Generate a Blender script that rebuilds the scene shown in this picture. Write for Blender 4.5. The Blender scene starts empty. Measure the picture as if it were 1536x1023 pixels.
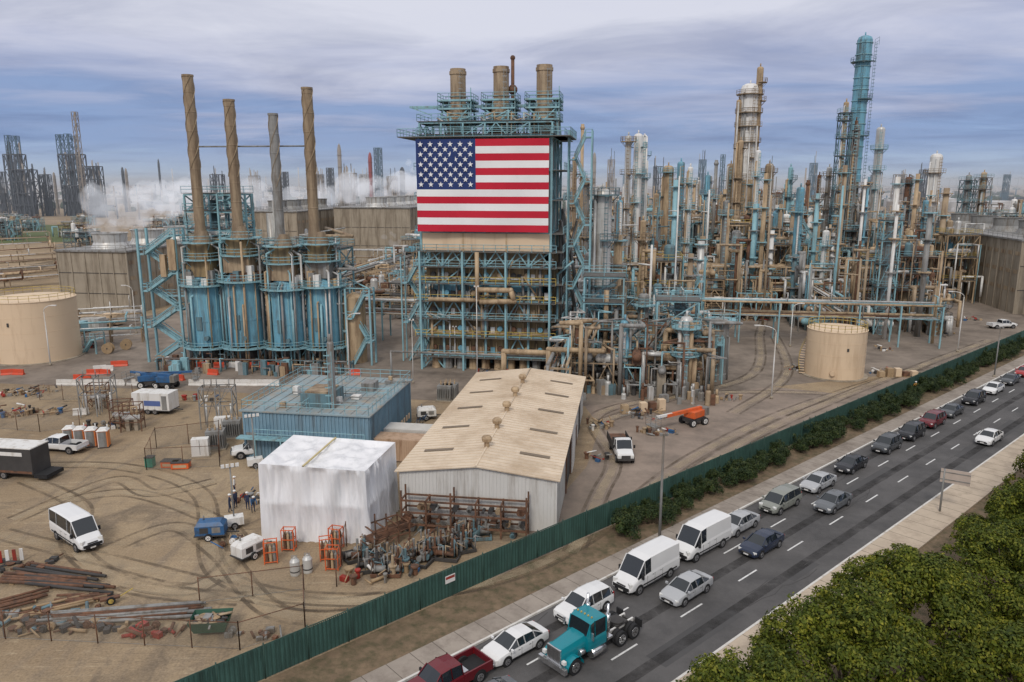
import bpy, math, random
from mathutils import Vector, Matrix, noise
R=random.Random(11)
# ---------------- site survey (world metres, camera stands at x=0,y=0, 30 m up) ---------------
F=1130.0; TH=math.atan2(236,1130); H=30.0
cT,sT=math.cos(TH),math.sin(TH)
YAW=math.radians(9); cP,sP=math.cos(YAW),math.sin(YAW)
def gw(px,py,z=0):
    u=(px-768)/F; v=(py-511.5)/F
    t=(H-z)/(sT+v*cT)
    return (u*t,t*(cT-v*sT))
def wl(X,Y): return (X*cP-Y*sP, X*sP+Y*cP)
def lw(x,y): return (x*cP+y*sP, -x*sP+y*cP)
def loc(px,py,z=0): return wl(*gw(px,py,z))
def zt(py,Y):
    v=(py-511.5)/F
    return H-(sT+v*cT)*Y/(cT-v*sT)
def zl(py,x,y): return zt(py,lw(x,y)[1])
RD=(math.cos(math.radians(41.6)),math.sin(math.radians(41.6))); RN=(RD[1],-RD[0]); R0=(-15.7,41.0)
def rp(s,o): return (R0[0]+RD[0]*s+RN[0]*o, R0[1]+RD[1]*s+RN[1]*o)
def rs(px,py):
    X,Y=gw(px,py); return (X-R0[0])*RD[0]+(Y-R0[1])*RD[1]
# ---------------- materials ----------------
def mat(name,col,rough=.6,metal=0,var=.2,scale=.6,dirt=None,damt=.45,streak=False,bump=0,bscale=8,spec=.4):
    m=bpy.data.materials.new(name); m.use_nodes=True; nt=m.node_tree; N=nt.nodes; L=nt.links
    b=N['Principled BSDF']; b.inputs['Roughness'].default_value=rough; b.inputs['Metallic'].default_value=metal
    b.inputs['Specular IOR Level'].default_value=spec
    tc=N.new('ShaderNodeTexCoord'); mp=N.new('ShaderNodeMapping'); L.new(tc.outputs['Object'],mp.inputs[0])
    n1=N.new('ShaderNodeTexNoise'); n1.inputs['Scale'].default_value=scale; n1.inputs['Detail'].default_value=6; n1.inputs['Roughness'].default_value=.65
    L.new(mp.outputs[0],n1.inputs['Vector'])
    mx=N.new('ShaderNodeMixRGB'); mx.inputs[1].default_value=(*[max(0,c*(1-var*1.6)) for c in col],1); mx.inputs[2].default_value=(*[min(1,c*(1+var*1.6)) for c in col],1)
    L.new(n1.outputs[0],mx.inputs[0]); out=mx.outputs[0]
    if dirt:
        mp2=N.new('ShaderNodeMapping'); L.new(tc.outputs['Object'],mp2.inputs[0])
        mp2.inputs['Scale'].default_value=(1.7,1.7,.22) if streak else (1,1,1); mp2.inputs['Location'].default_value=(7,3,1)
        n2=N.new('ShaderNodeTexNoise'); n2.inputs['Scale'].default_value=scale*1.6; n2.inputs['Detail'].default_value=8; n2.inputs['Roughness'].default_value=.7
        L.new(mp2.outputs[0],n2.inputs['Vector'])
        cr=N.new('ShaderNodeValToRGB'); cr.color_ramp.elements[0].position=.62-damt*.35; cr.color_ramp.elements[1].position=.78-damt*.25
        cr.color_ramp.elements[0].color=(0,0,0,1); cr.color_ramp.elements[1].color=(.9,.9,.9,1)
        L.new(n2.outputs[0],cr.inputs[0])
        m2=N.new('ShaderNodeMixRGB'); L.new(cr.outputs[0],m2.inputs[0]); L.new(out,m2.inputs[1]); m2.inputs[2].default_value=(*dirt,1); out=m2.outputs[0]
    L.new(out,b.inputs['Base Color'])
    if bump:
        n3=N.new('ShaderNodeTexNoise'); n3.inputs['Scale'].default_value=bscale; n3.inputs['Detail'].default_value=5; L.new(tc.outputs['Object'],n3.inputs['Vector'])
        bp=N.new('ShaderNodeBump'); bp.inputs['Strength'].default_value=bump; bp.inputs['Distance'].default_value=.1
        L.new(n3.outputs[0],bp.inputs['Height']); L.new(bp.outputs[0],b.inputs['Normal'])
    return m
TEAL=mat('pale_blue_steel',(.25,.45,.50),.55,0,.22,.5,(.17,.135,.10),.32,True)
TEALV=mat('blue_vessel',(.16,.38,.49),.5,0,.22,.35,(.10,.10,.09),.42,True)
TEALD=mat('dark_blue_steel',(.12,.21,.24),.6,0,.3,.5,(.10,.075,.055),.42,True)
TAN=mat('tan_steel',(.46,.34,.21),.65,0,.25,.4,(.17,.105,.06),.46,True)
TAN2=mat('tan_insulation',(.38,.29,.19),.6,0,.3,.4,(.13,.08,.05),.5,True)
CREAM=mat('cream_tank_paint',(.70,.54,.37),.6,0,.06,.15,(.50,.36,.23),.25,True)
RUST=mat('rusty_steel',(.17,.085,.05),.8,0,.4,1,(.06,.04,.03),.5)
BROWN=mat('brown_furnace_panel',(.31,.225,.115),.7,0,.4,.35,(.10,.075,.05),.55,True)
GREY=mat('grey_steel',(.27,.27,.26),.55,.1,.3,.5,(.13,.10,.07),.45,True)
SILV=mat('aluminium_cladding',(.56,.56,.54),.42,.2,.18,.4,(.24,.19,.14),.42,True)
WHT=mat('white_steel',(.74,.73,.70),.5,0,.08,.5,(.42,.37,.30),.36,True)
DARK=mat('dark_steel',(.055,.052,.05),.7,0,.4,.6)
GRATE=mat('floor_grating',(.13,.125,.115),.8,0,.3,1)
YEL=mat('safety_yellow',(.55,.41,.10),.5,0,.15,1,(.2,.14,.06),.4)
ORG=mat('orange_plastic',(.68,.13,.035),.5,0,.15,1,(.35,.12,.06),.35)
ORGR=mat('red_orange_barrier',(.62,.075,.03),.5,0,.15,1,(.3,.1,.06),.35)
REDM=mat('red_paint',(.36,.035,.025),.5,0,.15,1,(.15,.06,.04),.45)
CONC=mat('concrete',(.35,.30,.23),.85,0,.2,.2,(.17,.135,.095),.48,True,.3,3)
CONCW=mat('concrete_barrier',(.66,.64,.60),.85,0,.12,1,(.42,.37,.3),.3)
BLACK=mat('black_rubber',(.02,.02,.021),.8,0,.2,2)
GLASS=mat('vehicle_glass',(.015,.02,.025),.08,0,.1,1,spec=.8)
CHROME=mat('chrome',(.6,.6,.6),.2,.9,.1,1)
ALLOY=mat('wheel_alloy',(.35,.35,.36),.35,.6,.1,2)
WOODM=mat('timber',(.34,.24,.14),.8,0,.3,2)
LAMP=mat('headlight_lens',(.75,.75,.72),.15,0,.05,1)
TAILR=mat('tail_light',(.35,.01,.01),.2,0,.05,1)
BLUEM=mat('blue_machine_paint',(.035,.12,.27),.45,0,.2,1,(.06,.06,.06),.35)
SKIN=mat('skin',(.45,.26,.18),.6,0,.1,3)
NAVY=mat('navy_cloth',(.03,.04,.08),.9,0,.2,3)
HIVIS=mat('hivis_cloth',(.65,.30,.05),.8,0,.2,3)
WHAT=mat('white_helmet',(.8,.8,.78),.4,0,.05,3)
# ---------------- mesh builder ----------------
class MB:
    def __init__(s): s.v=[];s.f=[];s.m=[];s.sm=[];s.mats=[]
    def mi(s,mt):
        if mt not in s.mats: s.mats.append(mt)
        return s.mats.index(mt)
    def add(s,vs,fs,mt,smooth=False):
        o=len(s.v)
        s.v.extend(vs); k=s.mi(mt)
        for f in fs: s.f.append([i+o for i in f]); s.m.append(k); s.sm.append(smooth)
    def box(s,x0,y0,z0,x1,y1,z1,mt):
        s.add([(x0,y0,z0),(x1,y0,z0),(x1,y1,z0),(x0,y1,z0),(x0,y0,z1),(x1,y0,z1),(x1,y1,z1),(x0,y1,z1)],
              [(0,3,2,1),(4,5,6,7),(0,1,5,4),(1,2,6,5),(2,3,7,6),(3,0,4,7)],mt)
    def obox(s,c,sz,ang,mt):
        ca,sa=math.cos(ang),math.sin(ang); vs=[]
        for z in (-.5,.5):
            for (x,y) in ((-.5,-.5),(.5,-.5),(.5,.5),(-.5,.5)):
                X=x*sz[0];Y=y*sz[1]; vs.append((c[0]+X*ca-Y*sa,c[1]+X*sa+Y*ca,c[2]+z*sz[2]))
        s.add(vs,[(0,3,2,1),(4,5,6,7),(0,1,5,4),(1,2,6,5),(2,3,7,6),(3,0,4,7)],mt)
    def tube(s,p,q,r,mt,n=8,r2=None,cap=True,smooth=True,a0=0):
        if r2 is None: r2=r
        dx,dy,dz=q[0]-p[0],q[1]-p[1],q[2]-p[2]; l=math.sqrt(dx*dx+dy*dy+dz*dz)
        if l<1e-6: return
        dx/=l;dy/=l;dz/=l
        if abs(dz)<.9: ux,uy,uz=-dy,dx,0
        else: ux,uy,uz=1-dx*dx,-dx*dy,-dx*dz
        k=math.sqrt(ux*ux+uy*uy+uz*uz); ux/=k;uy/=k;uz/=k
        wx,wy,wz=dy*uz-dz*uy,dz*ux-dx*uz,dx*uy-dy*ux
        vs=[]
        for (c,rr) in ((p,r),(q,r2)):
            for i in range(n):
                a=a0+2*math.pi*i/n; ca=math.cos(a)*rr; sa=math.sin(a)*rr
                vs.append((c[0]+ux*ca+wx*sa,c[1]+uy*ca+wy*sa,c[2]+uz*ca+wz*sa))
        s.add(vs,[(i,(i+1)%n,n+(i+1)%n,n+i) for i in range(n)],mt,smooth)
        if cap:
            o=len(s.v)-2*n; kk=s.mi(mt)
            s.f.append([o+i for i in range(n)][::-1]); s.m.append(kk); s.sm.append(False)
            s.f.append([o+n+i for i in range(n)]); s.m.append(kk); s.sm.append(False)
    def beam(s,p,q,w,mt): s.tube(p,q,w*.7,mt,4,None,False,False,math.pi/4)
    def path(s,pts,r,mt,n=8):
        for i in range(len(pts)-1): s.tube(pts[i],pts[i+1],r,mt,n)
        for p in pts[1:-1]: s.ball(p,r*1.08,mt,n)
    def ball(s,c,r,mt,n=8,sz=1):
        m=max(4,n//2); vs=[(c[0],c[1],c[2]-r*sz)]
        for j in range(1,m):
            a=-math.pi/2+math.pi*j/m
            for i in range(n):
                b=2*math.pi*i/n; vs.append((c[0]+r*math.cos(a)*math.cos(b),c[1]+r*math.cos(a)*math.sin(b),c[2]+r*sz*math.sin(a)))
        vs.append((c[0],c[1],c[2]+r*sz)); fs=[]
        for i in range(n): fs.append((0,1+(i+1)%n,1+i))
        for j in range(m-2):
            for i in range(n): fs.append((1+j*n+i,1+j*n+(i+1)%n,1+(j+1)*n+(i+1)%n,1+(j+1)*n+i))
        e=len(vs)-1
        for i in range(n): fs.append((e,1+(m-2)*n+i,1+(m-2)*n+(i+1)%n))
        s.add(vs,fs,mt,True)
    def lathe(s,x,y,prof,mt,n=16,smooth=True):
        cs=[(math.cos(2*math.pi*i/n),math.sin(2*math.pi*i/n)) for i in range(n)]
        for j in range(len(prof)-1):
            (ra,za),(rb,zb)=prof[j],prof[j+1]
            vs=[(x+ra*c,y+ra*q,za) for c,q in cs]+[(x+rb*c,y+rb*q,zb) for c,q in cs]
            s.add(vs,[(i,(i+1)%n,n+(i+1)%n,n+i) for i in range(n)],mt,smooth)
        r,z=prof[-1]; s.add([(x+r*c,y+r*q,z) for c,q in cs],[tuple(range(n))],mt,False)
    def quad(s,a,b,c,d,mt): s.add([a,b,c,d],[(0,1,2,3)],mt)
    def build(s,name,loc=(0,0,0),rot=0,org=None,parent=None):
        if org: s.v=[(p[0]-org[0],p[1]-org[1],p[2]-(org[2] if len(org)>2 else 0)) for p in s.v]
        me=bpy.data.meshes.new(name); me.from_pydata(s.v,[],s.f)
        for mt in s.mats: me.materials.append(mt)
        me.polygons.foreach_set('material_index',s.m); me.polygons.foreach_set('use_smooth',s.sm); me.update()
        o=bpy.data.objects.new(name,me); bpy.context.collection.objects.link(o)
        o.location=loc; o.rotation_euler=(0,0,rot)
        if parent: o.parent=parent
        return o
    def plant(s,name,org=(0,0,0),parent=None):
        if parent: return s.build(name,(0,0,0),0,None,parent)
        if len(org)<3: org=(*org,0)
        X,Y=lw(org[0],org[1]); return s.build(name,(X,Y,org[2]),-YAW,org)
def empty(name,locw=(0,0,0),rot=0):
    e=bpy.data.objects.new(name,None); bpy.context.collection.objects.link(e); e.location=locw; e.rotation_euler=(0,0,rot); e.empty_display_size=.5; return e
# ---------------- industrial parts ----------------
def rail(b,pts,mt,h=1.1,step=2.0,r=.04):
    for i in range(len(pts)-1):
        p,q=pts[i],pts[i+1]; L=math.dist(p,q); n=max(1,int(L/step))
        for k in range(n+1):
            t=k/n; a=(p[0]+(q[0]-p[0])*t,p[1]+(q[1]-p[1])*t,p[2]+(q[2]-p[2])*t)
            b.tube(a,(a[0],a[1],a[2]+h),r,mt,4,None,False,False)
        for hh in (h,h*.55):
            b.tube((p[0],p[1],p[2]+hh),(q[0],q[1],q[2]+hh),r,mt,4,None,False,False)
def ringplat(b,x,y,r,z,w,mt,a0=0,a1=2*math.pi,n=14,rl=True):
    seg=max(3,int(n*(a1-a0)/(2*math.pi))); P=[]
    for i in range(seg+1):
        a=a0+(a1-a0)*i/seg; P.append((math.cos(a),math.sin(a)))
    vs=[]
    for (c,s_) in P:
        for (rr,zz) in ((r,z),(r+w,z),(r+w,z+.18),(r,z+.18)): vs.append((x+c*rr,y+s_*rr,zz))
    fs=[]
    for i in range(seg):
        for k in range(4): fs.append((i*4+k,i*4+(k+1)%4,(i+1)*4+(k+1)%4,(i+1)*4+k))
    b.add(vs,fs,mt)
    if rl: rail(b,[(x+c*(r+w),y+s_*(r+w),z+.15) for (c,s_) in P],mt,1.1,3,.045)
    for i in range(0,seg,2):
        c,s_=P[i]; b.beam((x+c*(r+w*.9),y+s_*(r+w*.9),z),(x+c*r,y+s_*r,z-w),.08,mt)
def ladder(b,x,y,z0,z1,mt,cage=True):
    b.tube((x-.25,y,z0),(x-.25,y,z1),.04,mt,4,None,False); b.tube((x+.25,y,z0),(x+.25,y,z1),.04,mt,4,None,False)
    z=z0
    while z<z1:
        b.tube((x-.25,y,z),(x+.25,y,z),.03,mt,3,None,False)
        if cage: b.quad((x-.35,y-.7,z),(x+.35,y-.7,z),(x+.35,y-.7,z+.12),(x-.35,y-.7,z+.12),mt)
        z+=.9
def column(b,x,y,z1,r,mt,plats=(),pm=TEAL,n=14,pipe=True,z0=0,rr=None,taper=1.0,lad=True):
    rr=rr or R; h=z1-z0; r1=r*taper
    prof=[(r*1.08,z0),(r*1.08,z0+min(2,h*.08)),(r,z0+min(2,h*.08)+.2)]
    k=int(h/6)
    for i in range(1,k):
        z=z0+h*i/k; q=r+(r1-r)*i/k
        prof+= [(q,z-.1),(q*1.05,z-.1),(q*1.05,z+.1),(q,z+.1)]
    prof+=[(r1,z1-r1*.6),(r1*.85,z1-r1*.25),(r1*.5,z1-.05*r1),(.02,z1)]
    b.lathe(x,y,prof,mt,n)
    for z in plats:
        a0=rr.uniform(0,6.28); ringplat(b,x,y,r,z,1.2,pm,a0,a0+rr.choice([3.5,4.5,6.28]))
    if lad: ladder(b,x+rr.uniform(-.5,.5)*r,y-r-.3,z0,z1-1,pm)
    if pipe:
        for i in range(rr.choice([1,2,3])):
            a=rr.uniform(3.4,6.0); q=r+.35; pr=rr.uniform(.12,.3); zt_=z0+h*rr.uniform(.6,1.0)
            xx,yy=x+math.cos(a)*q,y+math.sin(a)*q
            b.path([(xx,yy,z0),(xx,yy,zt_),(x+math.cos(a)*r*.3,y+math.sin(a)*r*.3,zt_+ .6)],pr,rr.choice([mt,SILV,TAN,GREY]),6)
    b.tube((x,y,z1-.1),(x,y,z1+.8),.18,mt,6)
def frame(b,x0,y0,x1,y1,zs,nx,ny,mt,w=.3,floors=True,brace=.4,rails=True,rm=None,rr=None):
    rr=rr or R; rm=rm or mt
    xs=[x0+(x1-x0)*i/nx for i in range(nx+1)]; ys=[y0+(y1-y0)*i/ny for i in range(ny+1)]
    zt_=zs[-1]
    for x in xs:
        for y in ys: b.beam((x,y,0),(x,y,zt_),w,mt)
    zp=0
    for z in zs:
        for y in ys: b.beam((x0,y,z),(x1,y,z),w*.9,mt)
        for x in xs: b.beam((x,y0,z),(x,y1,z),w*.9,mt)
        for i in range(nx):
            for y in (y0,y1):
                if rr.random()<brace:
                    if rr.random()<.5: b.beam((xs[i],y,zp),(xs[i+1],y,z),w*.6,mt)
                    else:
                        m=(xs[i]+xs[i+1])/2; b.beam((xs[i],y,zp),(m,y,z),w*.6,mt); b.beam((xs[i+1],y,zp),(m,y,z),w*.6,mt)
        for i in range(ny):
            for x in (x0,x1):
                if rr.random()<brace: b.beam((x,ys[i],zp),(x,ys[i+1],z),w*.6,mt); b.beam((x,ys[i+1],zp),(x,ys[i],z),w*.6,mt)
        if floors:
            b.box(x0-.3,y0-.3,z+w*.7,x1+.3,y1+.3,z+w*.7+.08,GRATE)
            if rails: rail(b,[(x0-.3,y0-.3,z+w),(x1+.3,y0-.3,z+w),(x1+.3,y1+.3,z+w),(x0-.3,y1+.3,z+w),(x0-.3,y0-.3,z+w)],rm,1.1,2.2,.045)
        zp=z
def stairtower(b,x,y,z1,mt,w=5.0,d=2.4,lift=3.2,frm=True,hv=1.0):
    k=max(1,int(z1/lift)); lift=z1/k
    if frm:
        for xx in (x,x+w):
            for yy in (y,y+d): b.beam((xx,yy,0),(xx,yy,z1+1),.22*hv,mt)
    for i in range(k):
        za,zb=i*lift,(i+1)*lift; a,c=(x+1,x+w-1) if i%2==0 else (x+w-1,x+1)
        yy=y+.3 if i%2==0 else y+1.3
        for dy in (0,.85):
            b.beam((a,yy+dy,za),(c,yy+dy,zb),.26*hv,mt); b.tube((a,yy+dy,za+1),(c,yy+dy,zb+1),.05*hv,mt,4,None,False); b.tube((a,yy+dy,za+.5),(c,yy+dy,zb+.5),.04*hv,mt,4,None,False)
        n=10
        for j in range(n):
            t=(j+.5)/n; b.box(a+(c-a)*t-.13,yy+.05,za+lift*t-.03,a+(c-a)*t+.13,yy+.8,za+lift*t+.03,mt)
        e=(x+w-1,x+w) if i%2==0 else (x,x+1)
        b.box(e[0],y,zb-.16*hv,e[1],y+d,zb,mt); rail(b,[(e[0],y,zb),(e[1],y,zb)],mt,1.1,1,.045*hv)
        rail(b,[(e[1] if i%2==0 else e[0],y,zb),(e[1] if i%2==0 else e[0],y+d,zb)],mt,1.1,1.2,.045*hv)
def rack(b,p,q,width,zs,mt,npipe,step=6,cols=None,rr=None):
    rr=rr or R; cols=cols or [TAN,SILV,GREY,TAN2,TEAL,RUST,SILV]
    dx,dy=q[0]-p[0],q[1]-p[1]; L=math.hypot(dx,dy); dx/=L;dy/=L; nx,ny=-dy,dx; k=max(1,int(L/step))
    for i in range(k+1):
        t=L*i/k; c=(p[0]+dx*t,p[1]+dy*t)
        A=(c[0]-nx*width/2,c[1]-ny*width/2); B=(c[0]+nx*width/2,c[1]+ny*width/2)
        b.beam((*A,0),(*A,zs[-1]+.3),.25,mt); b.beam((*B,0),(*B,zs[-1]+.3),.25,mt)
        for z in zs: b.beam((*A,z),(*B,z),.25,mt)
    for z in zs:
        o=-width/2+.3
        while o<width/2-.2:
            r=rr.choice([.08,.1,.14,.2,.28]); 
            t0=0 if rr.random()<.5 else rr.uniform(0,.5)*L; t1=L if rr.random()<.5 else rr.uniform(.55,1)*L
            m=rr.choice(cols); o+=r
            a=(p[0]+dx*t0+nx*o,p[1]+dy*t0+ny*o,z+.15+r); c=(p[0]+dx*t1+nx*o,p[1]+dy*t1+ny*o,z+.15+r)
            b.tube(a,c,r,m,6)
            if rr.random()<.4: b.path([a,(a[0],a[1],0)],r,m,6)
            if rr.random()<.3: b.path([c,(c[0],c[1],c[2]+rr.uniform(1,3)),(c[0]+nx*2,c[1]+ny*2,c[2]+1.5)],r,m,6)
            o+=r+rr.uniform(.05,.35)
def hvessel(b,x,y,z,L,r,mt,ax='x',n=12):
    d=(1,0) if ax=='x' else (0,1)
    a=(x-d[0]*L/2,y-d[1]*L/2,z); c=(x+d[0]*L/2,y+d[1]*L/2,z)
    b.tube(a,c,r,mt,n); b.ball(a,r*.98,mt,n); b.ball(c,r*.98,mt,n)
    for t in (-.3,.3): b.box(x+d[0]*L*t-.2-d[1]*r*.7,y+d[1]*L*t-.2-d[0]*r*.7,0 if z<4 else z-r-.5,x+d[0]*L*t+.2+d[1]*r*.7,y+d[1]*L*t+.2+d[0]*r*.7,z-r*.6,CONC if z<4 else mt)
    b.path([(x,y,z+r*.8),(x,y,z+r+1),(x+d[0]*L*.4,y+d[1]*L*.4,z+r+1),(x+d[0]*L*.4,y+d[1]*L*.4,z+r*.5)],.12,TAN,6)
PAL=[TEAL,TEALV,TAN,TAN2,GREY,TEALD,RUST,SILV,WHT,TAN,GREY,TAN2]
def cluster(b,x0,y0,x1,y1,hm,rr,dens=1.0,pal=None):
    pal=pal or PAL
    k=rr.random(); w=x1-x0; d=y1-y0
    if k<.45:
        nl=rr.choice([2,3,3,4]); lv=hm/nl*rr.uniform(.6,1)
        zs=[lv*(i+1) for i in range(nl)]; fm=rr.choice([TEAL,TEAL,TEALD,TAN,GREY,TAN2,RUST])
        frame(b,x0+1,y0+1,x1-1,y1-1,zs,2,2,fm,.26,True,.4,True,rr.choice([TEAL,YEL,TEAL,TAN]),rr)
        for z in [0]+zs:
            for i in range(3):
                px_,py_=rr.uniform(x0+2.5,x1-2.5),rr.uniform(y0+1.5,y1-2); q=rr.random()
                if q<.4: hvessel(b,px_,py_,z+1.6,rr.uniform(2.5,w*.55),rr.uniform(.4,.9),rr.choice(pal),rr.choice('xy'),10)
                elif q<.8: column(b,px_,py_,z+rr.uniform(2,4.5),rr.uniform(.4,1.1),rr.choice(pal),(),TEAL,10,False,z+.3,rr,1,False)
                else: b.box(px_-1,py_-.8,z+.3,px_+1,py_+.8,z+rr.uniform(1.5,2.5),rr.choice(pal))
        if rr.random()<.4: stairtower(b,x1-.5,y0+1,zs[-1],TEAL,4.2)
    elif k<.7:
        for i in range(4):
            column(b,rr.uniform(x0+1.5,x1-1.5),rr.uniform(y0+1.5,y1-1.5),hm*rr.uniform(.4,1.35),rr.uniform(.5,1.4),rr.choice(pal),[hm*.3,hm*.55],rr.choice([TEAL,TAN,GREY]),12,True,0,rr)
        for i in range(2): hvessel(b,rr.uniform(x0+2,x1-2),rr.uniform(y0+1.5,y1-1.5),2.2,w*.5,rr.uniform(.5,1),rr.choice(pal))
    else:
        for i in range(4):
            hvessel(b,(x0+x1)/2,y0+1.5+i*d/4.5,2.0,w*.6,.75,rr.choice(pal))
            hvessel(b,(x0+x1)/2+.5,y0+1.5+i*d/4.5,4.6,w*.55,.7,rr.choice(pal))
        frame(b,x0+.5,y0+.5,x1-.5,y1-.5,[6.2],2,2,rr.choice([TEAL,TAN,GREY]),.22,False,.3,False,None,rr)
    for i in range(int(9*dens)):
        px_,py_=rr.uniform(x0,x1),rr.uniform(y0,y1); h=rr.uniform(3,hm); r=rr.choice([.09,.14,.2,.3,.4]); m=rr.choice([TAN,TAN2,SILV,GREY,RUST,TAN,WHT,TEAL])
        q=(px_+rr.uniform(-6,6),py_); q2=(q[0],q[1]+rr.uniform(-5,5))
        b.path([(px_,py_,0),(px_,py_,h),(*q,h),(*q2,h),(*q2,max(0,h-rr.uniform(2,6)))],r,m,6)
# ================= GROUND, ROADS =================
def ground_mat():
    m=bpy.data.materials.new('yard_earth'); m.use_nodes=True; nt=m.node_tree; N=nt.nodes; L=nt.links; b=N['Principled BSDF']; b.inputs['Roughness'].default_value=.95; b.inputs['Specular IOR Level'].default_value=.15
    tc=N.new('ShaderNodeTexCoord')
    def nz(sc,det,mapsc=(1,1,1),rot=0,dist=0):
        mp=N.new('ShaderNodeMapping'); mp.inputs['Scale'].default_value=mapsc; mp.inputs['Rotation'].default_value=(0,0,rot); L.new(tc.outputs['Object'],mp.inputs[0])
        n=N.new('ShaderNodeTexNoise'); n.inputs['Scale'].default_value=sc; n.inputs['Detail'].default_value=det; n.inputs['Roughness'].default_value=.65; n.inputs['Distortion'].default_value=dist; L.new(mp.outputs[0],n.inputs['Vector']); return n.outputs[0]
    def ramp(i,a,c,ca=(0,0,0),cb=(1,1,1)):
        r=N.new('ShaderNodeValToRGB'); r.color_ramp.elements[0].position=a; r.color_ramp.elements[1].position=c; r.color_ramp.elements[0].color=(*ca,1); r.color_ramp.elements[1].color=(*cb,1); L.new(i,r.inputs[0]); return r.outputs[0]
    def mix(f,a,c,mode='MIX',fac=1):
        x=N.new('ShaderNodeMixRGB'); x.blend_type=mode
        if f is None: x.inputs[0].default_value=fac
        else: L.new(f,x.inputs[0])
        for i,v in ((1,a),(2,c)):
            if isinstance(v,tuple): x.inputs[i].default_value=(*v,1)
            else: L.new(v,x.inputs[i])
        return x.outputs[0]
    c=ramp(nz(.05,8),.35,.68,(.26,.19,.12),(.43,.33,.215))
    c=mix(ramp(nz(.35,8,(1,.25,1),.7,1.5),.48,.70),c,(.25,.195,.14))
    c=mix(ramp(nz(.9,6,(.2,1.6,1),-.35,2.5),.55,.72,(0,0,0),(.6,.6,.6)),c,(.52,.42,.29))
    c=mix(ramp(nz(.16,8,(1,1,1),2,1.5),.55,.70,(0,0,0),(.75,.75,.75)),c,(.17,.135,.10))
    c=mix(ramp(nz(1.3,5,(.1,1.8,1),.9,1),.60,.72,(0,0,0),(.55,.55,.55)),c,(.15,.12,.09))
    g=ramp(nz(6,4),.3,.75,(.70,.70,.70),(1.2,1.2,1.2)); c=mix(None,c,g,'MULTIPLY')
    L.new(c,b.inputs['Base Color'])
    bp=N.new('ShaderNodeBump'); bp.inputs['Strength'].default_value=.5; bp.inputs['Distance'].default_value=.06; L.new(nz(3,8),bp.inputs['Height']); L.new(bp.outputs[0],b.inputs['Normal'])
    return m
b=MB(); b.quad((-9000,-500,0),(9000,-500,0),(9000,12000,0),(-9000,12000,0),ground_mat()); b.build('ground')
ASPH=mat('asphalt',(.115,.11,.108),.9,0,.25,.12,(.07,.068,.068),.55,False,.3,20)
PAVE=mat('old_pavement',(.29,.23,.185),.92,0,.25,.12,(.17,.138,.112),.58,False,.3,6)
PAVE2=mat('plant_pavement',(.25,.205,.165),.92,0,.3,.12,(.14,.113,.09),.58,False,.3,6)
SIDE=mat('sidewalk_concrete',(.33,.285,.24),.9,0,.18,.3,(.21,.175,.145),.5,False,.2,10)
SIDE2=mat('pale_sidewalk_concrete',(.52,.43,.33),.9,0,.12,.4,(.36,.29,.22),.4,False,.2,10)
DIRT=mat('verge_dirt',(.19,.135,.085),.95,0,.4,.7,(.075,.07,.035),.52,False,.6,5)
LINE=mat('road_paint',(.7,.7,.68),.7,0,.1,2,(.3,.3,.3),.3)
def strip(name,o0,o1,z0,z1,mt,s0=-60,s1=1500):
    b=MB(); P=[rp(s0,o0),rp(s1,o0),rp(s1,o1),rp(s0,o1)]
    if z0==z1: b.quad(*[(*p,z1) for p in P],mt)
    else: b.add([(*p,z0) for p in P]+[(*p,z1) for p in P],[(4,5,6,7),(0,1,5,4),(1,2,6,5),(2,3,7,6),(3,0,4,7)],mt)
    return b.build(name)
strip('road',6.0,17.0,.008,.008,ASPH)
strip('verge',.15,3.9,.02,.02,DIRT)
strip('sidewalk',3.9,5.85,-.1,.13,SIDE); strip('kerb',5.85,6.02,-.1,.15,CONCW)
strip('sidewalk',17.15,20.2,-.1,.14,SIDE2); strip('kerb',16.98,17.15,-.1,.16,CONCW)
strip('planting_ground',20.2,60,.02,.02,DIRT)
b=MB()
for o,ph in ((9.75,3.0),(13.0,0)):
    s=-50+ph+ (27.4-26.0)
    while s<700:
        b.quad((*rp(s,o-.07),.018),(*rp(s+2.6,o-.07),.018),(*rp(s+2.6,o+.07),.018),(*rp(s,o+.07),.018),LINE); s+=7.4
b.build('road_markings')
b=MB(); JO=mat('joint',(.12,.10,.08),.9); s=-40
while s<160:
    for (o0,o1,z) in ((3.9,5.85,.134),(17.16,20.2,.144)): b.quad((*rp(s,o0),z),(*rp(s+.05,o0),z),(*rp(s+.05,o1),z),(*rp(s,o1),z),JO)
    s+=1.8
b.build('sidewalk_joints')
def stainmat(name,col,lo,hi,sc,mx_=.6):
    m=bpy.data.materials.new(name); m.use_nodes=True; nt=m.node_tree; N=nt.nodes; L=nt.links; p=N['Principled BSDF']; p.inputs['Base Color'].default_value=(*col,1); p.inputs['Roughness'].default_value=.95; p.inputs['Specular IOR Level'].default_value=.1
    tc=N.new('ShaderNodeTexCoord'); n=N.new('ShaderNodeTexNoise'); n.inputs['Scale'].default_value=sc; n.inputs['Detail'].default_value=7; n.inputs['Roughness'].default_value=.7; L.new(tc.outputs['Object'],n.inputs['Vector'])
    r=N.new('ShaderNodeMapRange'); r.inputs[1].default_value=lo; r.inputs[2].default_value=hi; r.inputs[4].default_value=mx_; L.new(n.outputs[0],r.inputs[0])
    t=N.new('ShaderNodeBsdfTransparent'); x=N.new('ShaderNodeMixShader'); L.new(r.outputs[0],x.inputs[0]); L.new(t.outputs[0],x.inputs[1]); L.new(p.outputs[0],x.inputs[2]); L.new(x.outputs[0],N['Material Output'].inputs['Surface']); return m
PATCH=mat('asphalt_patch',(.08,.078,.078),.9,0,.2,.3); OIL=stainmat('lane_oil_stain',(.045,.043,.042),.3,.7,.5,.7)
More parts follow.
